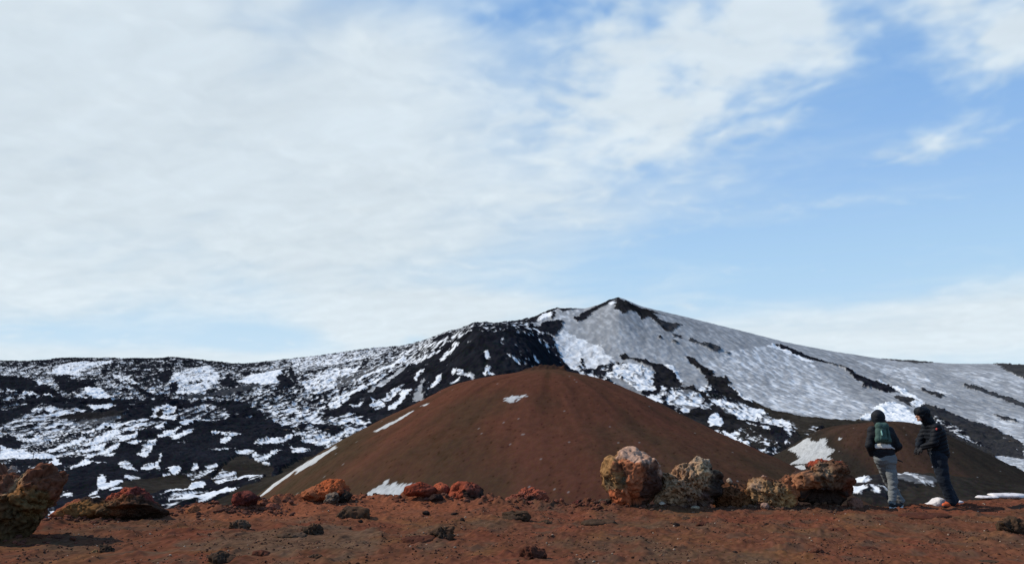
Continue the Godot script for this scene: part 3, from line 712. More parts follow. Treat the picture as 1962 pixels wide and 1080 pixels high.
func ground() -> MeshInstance3D:
	var xs := steps([-260.0, -60.0, 20.0, -20.0, 2.0, -12.2, 0.3, 12.2, 0.027, 20.0, 0.3, 60.0, 2.0, 260.0, 20.0])
	var zs := steps([-46.0, -18.0, 1.0, -7.8, 0.055, -4.0, 0.2, 20.0, 2.0, 260.0, 20.0])
	var nc := xs.size()
	var nr := zs.size()
	var n_hue := noise(44, 2.6, 4)
	var n_dark := noise(45, 0.8, 4)
	var n_ochre := noise(46, 1.7, 4)
	var pos := PackedVector3Array()
	var col := PackedColorArray()
	pos.resize(nc * nr)
	col.resize(nc * nr)
	for r in nr:
		var z := zs[r]
		for c in nc:
			var x := xs[c]
			pos[r * nc + c] = Vector3(x, ground_at(x, z), z)
			var h := n_hue.get_noise_2d(x, z)
			var d := n_dark.get_noise_2d(x, z)
			var o := n_ochre.get_noise_2d(x, z)
			var g := g_grit.get_noise_2d(x + 30.0, z)
			var e := Color(0.095, 0.0395, 0.0235)
			e = e.lerp(Color(0.105, 0.049, 0.0250), smoothstep(0.05, 0.45, o))
			e = e.lerp(Color(0.108, 0.0385, 0.0230), smoothstep(0.05, 0.5, h))
			e = e.lerp(Color(0.058, 0.034, 0.023), 0.85 * smoothstep(0.1, 0.45, d))
			e = e.lerp(Color(0.070, 0.044, 0.028), 0.7 * smoothstep(0.1, 0.5, -h))
			# orange soil banked along the rim and a grey stony patch before it
			var bank := exp(-0.5 * pow((x + 3.6) / 1.5, 2)) * smoothstep(-12.2, -13.4, z) + 0.7 * exp(-0.5 * pow((x + 1.2) / 0.8, 2)) * smoothstep(-13.6, -14.6, z)
			e = e.lerp(Color(0.150, 0.053, 0.028), clampf(bank + 0.7 * o * bank, 0, 0.9))
			var stony := exp(-0.5 * pow((x + 2.9) / 1.0, 2) - 0.5 * pow((z + 10.7) / 1.0, 2))
			e = e.lerp(Color(0.082, 0.050, 0.032), clampf(smoothstep(0.25, 0.7, stony + 0.5 * d), 0, 0.85))
			var t := 1.10 + 0.55 * g + 0.28 * d
			col[r * nc + c] = Color(e.r * t, e.g * t, e.b * t)
	return piece("ground", grid_mesh(pos, col, nc, nr), matte(1.0, 0.03))

# ---------------------------------------------------------------- rocks

# A stone: lumps [x, y, z, rx, ry, rz] joined into one body seen from its heart, flat breaks [nx, ny, nz, distance from the heart],
# crags and pits, and seeds of colour [x, y, z, reach, colour].
func stone_mesh(heart: Vector3, lumps: Array, breaks: Array, hues: Array, n: int, crag: float, pit: float, wave: float, seed_: int, speck := 0.45, grooves := []) -> ArrayMesh:
	var n_a := noise(seed_, wave, 4, FastNoiseLite.TYPE_SIMPLEX_SMOOTH, FastNoiseLite.FRACTAL_FBM, 0.42)
	var n_r := noise(seed_ + 1, wave * 1.1, 3, FastNoiseLite.TYPE_SIMPLEX_SMOOTH, FastNoiseLite.FRACTAL_RIDGED, 0.42)
	var n_p := noise(seed_ + 2, wave * 0.26, 2, FastNoiseLite.TYPE_SIMPLEX_SMOOTH)
	var n_c := noise(seed_ + 3, wave * 0.35, 3)
	# flat breaks thrown round the body, a little inside what the lumps reach
	var rng := RandomNumberGenerator.new()
	rng.seed = seed_ + 5
	var cuts := breaks.duplicate()
	for k in 26:
		var v := Vector3(rng.randfn(), rng.randfn(), rng.randfn()).normalized()
		var reach := 0.0
		for l in lumps: reach = maxf(reach, (Vector3(l[0], l[1], l[2]) - heart).dot(v) + Vector3(l[3] * v.x, l[4] * v.y, l[5] * v.z).length())
		cuts.append([v.x, v.y, v.z, reach * rng.randf_range(0.74, 0.96)])
	var soft := wave * 0.05
	var all_v := PackedVector3Array()
	var all_n := PackedVector3Array()
	var all_c := PackedColorArray()
	var idx := PackedInt32Array()
	var axes := [[Vector3.RIGHT, Vector3.UP, Vector3.BACK], [Vector3.LEFT, Vector3.UP, Vector3.FORWARD], [Vector3.FORWARD, Vector3.UP, Vector3.RIGHT], [Vector3.BACK, Vector3.UP, Vector3.LEFT], [Vector3.RIGHT, Vector3.FORWARD, Vector3.UP], [Vector3.RIGHT, Vector3.BACK, Vector3.DOWN]]
	var m := n + 3
	for f in axes:
		var pts := PackedVector3Array()
		pts.resize(m * m)
		for j in m:
			for i in m:
				var u := tan(lerpf(-1, 1, (i - 1) / float(n)) * PI / 4)
				var v := tan(lerpf(-1, 1, (j - 1) / float(n)) * PI / 4)
				var d: Vector3 = (f[0] * u + f[1] * v + f[2]).normalized()
				var r := 0.0
				var sum := 0.0
				for l in lumps:
					# where the ray leaves the lump
					var s := Vector3(1.0 / l[3], 1.0 / l[4], 1.0 / l[5])
					var o := (heart - Vector3(l[0], l[1], l[2])) * s
					var e := d * s
					var a := e.dot(e)
					var b := o.dot(e)
					var q := b * b - a * (o.dot(o) - 1.0)
					if q > 0.0:
						var t := (sqrt(q) - b) / a
						if t > 0.0: sum += pow(t, 9.0)
				r = pow(sum, 1.0 / 9.0)
				for b in cuts:
					var k: float = d.x * b[0] + d.y * b[1] + d.z * b[2]
					if k > 0.02:
						var lim: float = b[3] / k
						# a softened minimum keeps the arris a little worn
						var h := clampf(0.5 + 0.5 * (lim - r) / soft, 0, 1)
						r = lerpf(lim, r, h) - soft * h * (1.0 - h)
				var p := heart + d * r
				var w := Vector3(n_c.get_noise_3dv(p), n_c.get_noise_3dv(p + Vector3(9, 0, 0)), n_c.get_noise_3dv(p + Vector3(0, 9, 0))) * wave * 0.12
				r += crag * (0.8 * n_a.get_noise_3dv(p + w) + 0.5 * n_r.get_noise_3dv(p + w))
				r -= pit * smoothstep(0.12, 0.5, n_p.get_noise_3dv(p + w * 0.3))
				# cracks and ledges: [nx, ny, nz, where, half width, depth]
				for g in grooves:
					var q: float = ((p + w * 0.9).dot(Vector3(g[0], g[1], g[2])) - g[3]) / g[4]
					r -= g[5] * exp(-q * q)
				pts[j * m + i] = heart + d * r
		var base := all_v.size()
		for j in range(1, m - 1):
			for i in range(1, m - 1):
				var p := pts[j * m + i]
				var nn := (pts[j * m + i + 1] - pts[j * m + i - 1]).cross(pts[(j + 1) * m + i] - pts[(j - 1) * m + i]).normalized()
				if nn.dot(p - heart) < 0.0: nn = -nn
				all_v.append(p)
				all_n.append(nn)
				var c := Color(0, 0, 0)
				var tot := 0.0
				var warp := Vector3(n_a.get_noise_3dv(p), n_a.get_noise_3dv(p + Vector3(5, 0, 0)), n_a.get_noise_3dv(p + Vector3(0, 5, 0))) * wave * 0.7 + Vector3(1, 1, 1) * n_p.get_noise_3dv(p) * wave * 0.15
				for h in hues:
					var q: Vector3 = (p + warp - Vector3(h[0], h[1], h[2])) / h[3]
					var g := exp(-2.5 * q.dot(q)) + 1e-5
					g *= g
					c += h[4] * g
					tot += g
				var t := 1.0 + speck * n_c.get_noise_3dv(p * 1.7) + speck * 0.7 * n_p.get_noise_3dv(p * 1.6 + Vector3(3, 3, 3))
				t = maxf(t, 0.25) / tot
				all_c.append(Color(c.r * t * 1.05, c.g * t * 0.955, c.b * t * 0.92))
		var k0 := n + 1
		for j in n:
			for i in n:
				var a := base + j * k0 + i
				for q in [a, a + k0, a + 1, a + 1, a + k0, a + k0 + 1]: idx.append(q)
	var arrays := []
	arrays.resize(Mesh.ARRAY_MAX)
	arrays[Mesh.ARRAY_VERTEX] = all_v
	arrays[Mesh.ARRAY_NORMAL] = all_n
	arrays[Mesh.ARRAY_COLOR] = all_c
	arrays[Mesh.ARRAY_INDEX] = idx
	var mesh := ArrayMesh.new()
	mesh.add_surface_from_arrays(Mesh.PRIMITIVE_TRIANGLES, arrays)
	return mesh

var stone_stuff: StandardMaterial3D

func put_stone(called: String, label: String, category: String, x: float, z: float, sink: float, mesh: Mesh, turn := 0.0, group := "", y := INF) -> MeshInstance3D:
	var o := piece(called, mesh, stone_stuff)
	o.position = Vector3(x, (ground_at(x, z) - sink) if y == INF else y, z)
	o.rotation.y = turn
	tag(o, label, category, group)
	return o

# a low stone of given width, height and depth, made of a few lumps thrown by its seed
func small_stone(w: float, h: float, d: float, hues: Array, seed_: int, n := 20, crag := 0.0, pit := 0.0) -> ArrayMesh:
	var rng := RandomNumberGenerator.new()
	rng.seed = seed_
	var lumps := [[0, h * 0.45, 0, w * 0.42, h * 0.52, d * 0.45]]
	for k in 4:
		lumps.append([rng.randf_range(-0.3, 0.3) * w, rng.randf_range(0.25, 0.55) * h, rng.randf_range(-0.2, 0.25) * d, rng.randf_range(0.16, 0.26) * w, rng.randf_range(0.28, 0.5) * h, rng.randf_range(0.2, 0.35) * d])
	var breaks := []
	for k in 3:
		var v := Vector3(rng.randf_range(-1, 1), rng.randf_range(-0.1, 0.8), rng.randf_range(-0.3, 1)).normalized()
		breaks.append([v.x, v.y, v.z, (absf(v.x) * w + absf(v.y) * h + absf(v.z) * d) * rng.randf_range(0.36, 0.46)])
	return stone_mesh(Vector3(0, h * 0.42, 0), lumps, breaks, hues, n, crag if crag > 0.0 else minf(w, h) * 0.24, pit if pit > 0.0 else minf(w, h) * 0.07, maxf(w, h) * 0.6, seed_)

# ---------------------------------------------------------------- bodies and clothes

# Distance field of tapered limbs [from, to, radius, radius] joined smoothly, drawn as surface nets.
func limbs_mesh(limbs: Array, cell: float, blend: float, folds: Array = [], quilt: Array = []) -> ArrayMesh:
	var lo := Vector3.INF
	var hi := -Vector3.INF
	for l in limbs:
		var r: float = maxf(l[2], l[3]) + cell * 3.0
		lo = lo.min(l[0] - Vector3.ONE * r).min(l[1] - Vector3.ONE * r)
		hi = hi.max(l[0] + Vector3.ONE * r).max(l[1] + Vector3.ONE * r)
	var nx := int((hi.x - lo.x) / cell) + 2
	var ny := int((hi.y - lo.y) / cell) + 2
	var nz := int((hi.z - lo.z) / cell) + 2
	var f := PackedFloat32Array()
	f.resize(nx * ny * nz)
	f.fill(0.5)
	for l in limbs:
		var a: Vector3 = l[0]
		var b: Vector3 = l[1]
		var ab := b - a
		var len2 := maxf(ab.length_squared(), 1e-9)
		var r: float = maxf(l[2], l[3]) + maxf(cell * 2.5, blend)
		var p0 := ((a.min(b) - Vector3.ONE * r - lo) / cell).floor()
		var p1 := ((a.max(b) + Vector3.ONE * r - lo) / cell).ceil()
		for k in range(maxi(int(p0.z), 0), mini(int(p1.z), nz - 1) + 1):
			for j in range(maxi(int(p0.y), 0), mini(int(p1.y), ny - 1) + 1):
				for i in range(maxi(int(p0.x), 0), mini(int(p1.x), nx - 1) + 1):
					var p := lo + Vector3(i, j, k) * cell
					var t := clampf((p - a).dot(ab) / len2, 0, 1)
					var d := p.distance_to(a + ab * t) - lerpf(l[2], l[3], t)
					var o := (k * ny + j) * nx + i
					var e := f[o]
					var h := maxf(blend - absf(d - e), 0.0) / blend
					f[o] = minf(d, e) - h * h * blend * 0.25
	# folds: [noise, depth, stretch]; quilt: [origin, axis, depth, pitch]
	if folds or quilt:
		for k in nz:
			for j in ny:
				for i in nx:
					var o := (k * ny + j) * nx + i
					if absf(f[o]) > 0.05: continue
					var p := lo + Vector3(i, j, k) * cell
					if folds:
						var fold: FastNoiseLite = folds[0]
						f[o] += folds[1] * fold.get_noise_3dv(p * folds[2])
					if quilt: f[o] += quilt[2] * (0.5 - absf(sin((p - quilt[0]).dot(quilt[1]) * PI / quilt[3])))
	var at := PackedInt32Array()
	at.resize(nx * ny * nz)
	at.fill(-1)
	var pos := PackedVector3Array()
	var nor := PackedVector3Array()
	var sx := 1
	var sy := nx
	var sz := nx * ny
	var corner := [0, sx, sy, sx + sy, sz, sx + sz, sy + sz, sx + sy + sz]
	var edges := [[0, 1], [2, 3], [4, 5], [6, 7], [0, 2], [1, 3], [4, 6], [5, 7], [0, 4], [1, 5], [2, 6], [3, 7]]
	for k in nz - 1:
		for j in ny - 1:
			for i in nx - 1:
				var o := (k * ny + j) * nx + i
				var f0 := f[o] < 0.0
				if f0 == (f[o + sx] < 0.0) and f0 == (f[o + sy] < 0.0) and f0 == (f[o + sx + sy] < 0.0) and f0 == (f[o + sz] < 0.0) and f0 == (f[o + sx + sz] < 0.0) and f0 == (f[o + sy + sz] < 0.0) and f0 == (f[o + sx + sy + sz] < 0.0): continue
				var c := Vector3.ZERO
				var cnt := 0
				for e in edges:
					var va := f[o + corner[e[0]]]
					var vb := f[o + corner[e[1]]]
					if (va < 0.0) != (vb < 0.0):
						var t := va / (va - vb)
						var pa := Vector3(e[0] & 1, (e[0] >> 1) & 1, (e[0] >> 2) & 1)
						var pb := Vector3(e[1] & 1, (e[1] >> 1) & 1, (e[1] >> 2) & 1)
						c += pa.lerp(pb, t)
						cnt += 1
				at[o] = pos.size()
				pos.append(lo + (Vector3(i, j, k) + c / cnt) * cell)
				nor.append(Vector3(f[o + sx] + f[o + sx + sy] + f[o + sx + sz] + f[o + sx + sy + sz] - f[o] - f[o + sy] - f[o + sz] - f[o + sy + sz], f[o + sy] + f[o + sx + sy] + f[o + sy + sz] + f[o + sx + sy + sz] - f[o] - f[o + sx] - f[o + sz] - f[o + sx + sz], f[o + sz] + f[o + sx + sz] + f[o + sy + sz] + f[o + sx + sy + sz] - f[o] - f[o + sx] - f[o + sy] - f[o + sx + sy]).normalized())
	var idx := PackedInt32Array()
	for k in range(1, nz - 1):
		for j in range(1, ny - 1):
			for i in range(1, nx - 1):
				var o := (k * ny + j) * nx + i
				if at[o] < 0: continue
				var s := f[o] < 0.0
				for axis in [[sx, sy, sz], [sy, sz, sx], [sz, sx, sy]]:
					if s != (f[o + axis[0]] < 0.0):
						var q := [at[o], at[o - axis[1]], at[o - axis[1] - axis[2]], at[o - axis[2]]]
						if q.min() < 0: continue
						if s: idx.append_array(PackedInt32Array([q[0], q[2], q[1], q[0], q[3], q[2]]))
						else: idx.append_array(PackedInt32Array([q[0], q[1], q[2], q[0], q[2], q[3]]))
	var arrays := []
	arrays.resize(Mesh.ARRAY_MAX)
	arrays[Mesh.ARRAY_VERTEX] = pos
	arrays[Mesh.ARRAY_NORMAL] = nor
	arrays[Mesh.ARRAY_INDEX] = idx
	var mesh := ArrayMesh.new()
	mesh.add_surface_from_arrays(Mesh.PRIMITIVE_TRIANGLES, arrays)
	return mesh

func limb(ax: float, ay: float, az: float, bx: float, by: float, bz: float, ra: float, rb: float) -> Array:
	return [Vector3(ax, ay, az), Vector3(bx, by, bz), ra, rb]

# a hand with five fingers: wrist, direction of the palm, direction of the back, and which side the thumb is on
func hand_limbs(wrist: Vector3, along_: Vector3, back: Vector3, curl: float, grow: float) -> Array:
	along_ = along_.normalized()
	back = (back - along_ * back.dot(along_)).normalized()
	var side := along_.cross(back)
	var out := []
	for k in 4:
		var s := (k - 1.5) * 0.019
		var root := wrist + along_ * 0.075 + side * s
		out.append([wrist + side * s * 0.6, root, 0.012 + grow, 0.011 + grow])
		var reach: float = [0.062, 0.070, 0.066, 0.052][k]
		var d1 := (along_ - back * curl * 0.6).normalized()
		var d2 := (along_ - back * curl * 1.6).normalized()
		var mid := root + d1 * reach * 0.5
		out.append([root, mid, 0.0092 + grow, 0.0085 + grow])
		out.append([mid, mid + d2 * reach * 0.5, 0.0085 + grow, 0.0075 + grow])
	var tb := wrist + along_ * 0.022 - side * 0.030
	var t1 := tb + (along_ * 0.7 - side * 0.7 - back * 0.3).normalized() * 0.036
	out.append([wrist, tb, 0.016 + grow, 0.013 + grow])
	out.append([tb, t1, 0.0115 + grow, 0.0105 + grow])
	out.append([t1, t1 + (along_ - back * 0.4).normalized() * 0.030, 0.010 + grow, 0.008 + grow])
	return out

func shoe(parent: Node, heel: Vector3, toe: Vector3, upper: Material, sole: Material):
	var d := (toe - heel).normalized()
	var s := Node3D.new()
	s.name = "shoe"
	parent.add_child(s, true)
	var up := Vector3(0, 1, 0)
	piece("upper", limbs_mesh([[heel + up * 0.055 + d * 0.02, heel + up * 0.10 + d * 0.05, 0.040, 0.043], [heel + up * 0.05 + d * 0.03, toe + up * 0.042 - d * 0.04, 0.040, 0.036], [heel + up * 0.075 + d * 0.07, toe + up * 0.045 - d * 0.08, 0.038, 0.030]], 0.009, 0.03), upper, s)
	var side := d.cross(up)
	piece("sole", limbs_mesh([[heel + up * 0.017 + d * 0.01 + side * 0.014, toe + up * 0.017 - d * 0.02 + side * 0.02, 0.019, 0.019], [heel + up * 0.017 + d * 0.01 - side * 0.014, toe + up * 0.017 - d * 0.02 - side * 0.02, 0.019, 0.019], [heel + up * 0.018, heel + up * 0.018 + d * 0.05, 0.024, 0.024]], 0.007, 0.015), sole, s)

func woman(x: float, z: float):
	var y := ground_at(x, z) + 0.004
	var t := thing("person", "person in black hooded jacket and grey trousers wearing a green backpack, seen from behind", "person", Vector3(x, y, z), 0.0, "two walkers on the rim")
	var skin := plain(Color(0.42, 0.24, 0.17), 0.6)
	var black := plain(Color(0.010, 0.011, 0.014), 0.75)
	var grey := plain(Color(0.150, 0.160, 0.160), 0.9)
	var shoe_black := plain(Color(0.012, 0.012, 0.014), 0.6)
	var white := plain(Color(0.62, 0.62, 0.60), 0.8)
	var hip_l := Vector3(-0.262, 0.845, -0.02)
	var hip_r := Vector3(-0.105, 0.845, 0.0)
	var knee_r := Vector3(-0.090, 0.455, 0.02)
	var ank_r := Vector3(-0.150, 0.085, 0.06)
	var knee_l := Vector3(-0.055, 0.46, -0.24)
	var ank_l := Vector3(0.120, 0.085, -0.16)
	var nav := Vector3(-0.205, 1.04, 0.0)
	var chest := Vector3(-0.220, 1.29, 0.01)
	var neck := Vector3(-0.236, 1.475, 0.0)
	var head := Vector3(-0.252, 1.61, -0.01)
	var sh_l := Vector3(-0.385, 1.375, 0.0)
	var sh_r := Vector3(-0.060, 1.365, 0.0)
	var el_l := Vector3(-0.475, 1.12, 0.04)
	var el_r := Vector3(0.045, 1.095, 0.05)
	var wr_l := Vector3(-0.385, 0.95, -0.10)
	var wr_r := Vector3(-0.045, 0.965, -0.12)
	var body := [[head + Vector3(0, 0.02, 0.01), head + Vector3(0, 0.03, -0.03), 0.082, 0.082], [head + Vector3(0, -0.03, -0.05), head + Vector3(0, -0.06, -0.055), 0.05, 0.04], [neck, head, 0.045, 0.05], [neck, chest, 0.06, 0.12], [chest, nav, 0.12, 0.11], [sh_l, sh_r, 0.055, 0.055], [nav, (hip_l + hip_r) / 2, 0.11, 0.12], [sh_l, el_l, 0.045, 0.035], [el_l, wr_l, 0.034, 0.024], [sh_r, el_r, 0.045, 0.035], [el_r, wr_r, 0.034, 0.024], [hip_l, knee_l, 0.075, 0.05], [knee_l, ank_l, 0.048, 0.032], [hip_r, knee_r, 0.075, 0.05], [knee_r, ank_r, 0.048, 0.032], [head + Vector3(0, -0.005, -0.09), head + Vector3(0, -0.025, -0.108), 0.012, 0.016]]
	body += hand_limbs(wr_l, Vector3(0.85, -0.25, 0.35), Vector3(-0.2, 0.3, -0.9), 0.2, -0.002)
	body += hand_limbs(wr_r, Vector3(-0.85, -0.25, 0.35), Vector3(0.2, 0.3, -0.9), 0.2, -0.002)
	piece("body", limbs_mesh(body, 0.012, 0.03), skin, t)
	var n_f := noise(71, 0.16, 3)
	var folds := [n_f, 0.012, Vector3(0.8, 1.6, 0.8)]
	piece("jacket", limbs_mesh([[sh_l, sh_r, 0.072, 0.072], [chest + Vector3(-0.075, 0, 0), chest + Vector3(0.075, 0, 0), 0.125, 0.125], [chest + Vector3(-0.06, 0, 0), nav + Vector3(-0.055, -0.06, 0), 0.125, 0.12], [chest + Vector3(0.06, 0, 0), nav + Vector3(0.065, -0.06, 0), 0.125, 0.12], [nav + Vector3(-0.06, -0.05, 0), nav + Vector3(-0.045, -0.115, 0.0), 0.118, 0.112], [nav + Vector3(0.06, -0.05, 0), nav + Vector3(0.06, -0.115, 0.0), 0.118, 0.112], [neck, chest, 0.085, 0.12], [sh_l, el_l, 0.074, 0.066], [el_l, wr_l, 0.064, 0.050], [sh_r, el_r, 0.076, 0.068], [el_r, wr_r, 0.066, 0.052]], 0.012, 0.04, folds), black, t)
	piece("hood", limbs_mesh([[head + Vector3(-0.012, 0.03, 0.02), head + Vector3(0.012, 0.03, 0.0), 0.110, 0.108], [head + Vector3(0, -0.03, 0.02), neck + Vector3(0, 0.0, 0.02), 0.108, 0.095], [head + Vector3(0, 0.075, 0.0), head + Vector3(0.01, 0.075, -0.03), 0.06, 0.06]], 0.011, 0.04, folds), black, t)
	piece("trousers", limbs_mesh([[hip_l + Vector3(0.0, 0.06, 0), hip_r + Vector3(0, 0.06, 0), 0.118, 0.118], [hip_l + Vector3(0.015, 0.0, 0.03), hip_r + Vector3(0.0, 0.0, 0.03), 0.105, 0.110], [hip_l, knee_l, 0.100, 0.078], [knee_l, ank_l + Vector3(0, 0.02, 0), 0.076, 0.062], [hip_r, knee_r, 0.108, 0.082], [knee_r, ank_r + Vector3(0, 0.02, 0), 0.080, 0.066]], 0.012, 0.03, [n_f, 0.016, Vector3(0.7, 1.9, 0.7)]), grey, t)
	var band := []
	for row in [0.075, 0.050, 0.030]:
		band.append([nav + Vector3(-0.165, row + 0.005, 0.085), nav + Vector3(-0.06, row + 0.012, 0.138), 0.022, 0.024])
		band.append([nav + Vector3(-0.06, row + 0.012, 0.138), nav + Vector3(0.06, row, 0.140), 0.024, 0.018])
	band.append([nav + Vector3(0.06, 0.050, 0.140), nav + Vector3(0.165, 0.010, 0.085), 0.020, 0.012])
	piece("hem_band", limbs_mesh(band, 0.010, 0.02), white, t).set_meta("label", "white strip of clothing showing below the backpack")
	piece("strap_end", limbs_mesh([[Vector3(-0.02, 0.87, 0.06), Vector3(0.06, 0.835, 0.05), 0.013, 0.013], [Vector3(0.06, 0.835, 0.05), Vector3(0.105, 0.815, 0.05), 0.012, 0.010]], 0.008, 0.01), black, t)
	shoe(t, Vector3(-0.20, 0, 0.09), Vector3(0.055, 0, 0.0), shoe_black, white)
	shoe(t, Vector3(0.075, 0, -0.12), Vector3(0.20, 0, -0.33), shoe_black, white)
	# the backpack hangs on the person: a thing of its own
	var pk := thing("backpack", "small green backpack with a pale emblem on the back of the person in grey trousers", "backpack", Vector3(x, y, z))
	var green := plain(Color(0.046, 0.086, 0.072), 0.8)
	var dark := plain(Color(0.020, 0.040, 0.034), 0.8)
	var pc := Vector3(-0.285, 1.345, 0.185)
	piece("pack", limbs_mesh([[pc + Vector3(-0.075, -0.13, 0), pc + Vector3(0.085, -0.13, 0), 0.062, 0.062], [pc + Vector3(-0.075, -0.13, 0), pc + Vector3(-0.045, 0.11, -0.01), 0.062, 0.055], [pc + Vector3(0.085, -0.13, 0), pc + Vector3(0.065, 0.11, -0.01), 0.062, 0.055], [pc + Vector3(-0.04, 0.12, -0.01), pc + Vector3(0.06, 0.12, -0.01), 0.058, 0.058], [pc + Vector3(0, -0.1, 0.01), pc + Vector3(0, 0.08, 0.0), 0.065, 0.06]], 0.011, 0.03, folds), green, pk)
	piece("pocket", limbs_mesh([[pc + Vector3(-0.055, -0.11, 0.045), pc + Vector3(0.03, -0.11, 0.045), 0.035, 0.035], [pc + Vector3(-0.05, -0.11, 0.045), pc + Vector3(-0.035, 0.02, 0.04), 0.035, 0.032], [pc + Vector3(0.03, -0.11, 0.045), pc + Vector3(0.02, 0.02, 0.04), 0.035, 0.032]], 0.009, 0.02), plain(Color(0.050, 0.098, 0.080), 0.8), pk)
	piece("side_strap", limbs_mesh([[pc + Vector3(0.075, 0.14, 0.035), pc + Vector3(0.068, -0.02, 0.062), 0.011, 0.012], [pc + Vector3(0.068, -0.02, 0.062), pc + Vector3(0.060, -0.14, 0.060), 0.012, 0.011]], 0.007, 0.01), dark, pk)
	piece("emblem", limbs_mesh([[pc + Vector3(-0.048, 0.03, 0.072), pc + Vector3(-0.042, -0.045, 0.080), 0.010, 0.010], [pc + Vector3(-0.048, 0.005, 0.074), pc + Vector3(-0.036, -0.02, 0.078), 0.010, 0.010]], 0.006, 0.008), plain(Color(0.30, 0.55, 0.47), 0.6), pk)
	for s in [-1.0, 1.0]:
		piece("shoulder_strap", limbs_mesh([[Vector3(-0.225 + s * 0.085 - 0.03, 1.43, 0.13), Vector3(-0.225 + s * 0.10, 1.46, 0.03), 0.016, 0.018], [Vector3(-0.225 + s * 0.10, 1.46, 0.03), Vector3(-0.225 + s * 0.11, 1.40, -0.115), 0.018, 0.018], [Vector3(-0.225 + s * 0.11, 1.40, -0.115), Vector3(-0.225 + s * 0.14, 1.20, -0.115), 0.018, 0.015]], 0.008, 0.01), dark, pk)

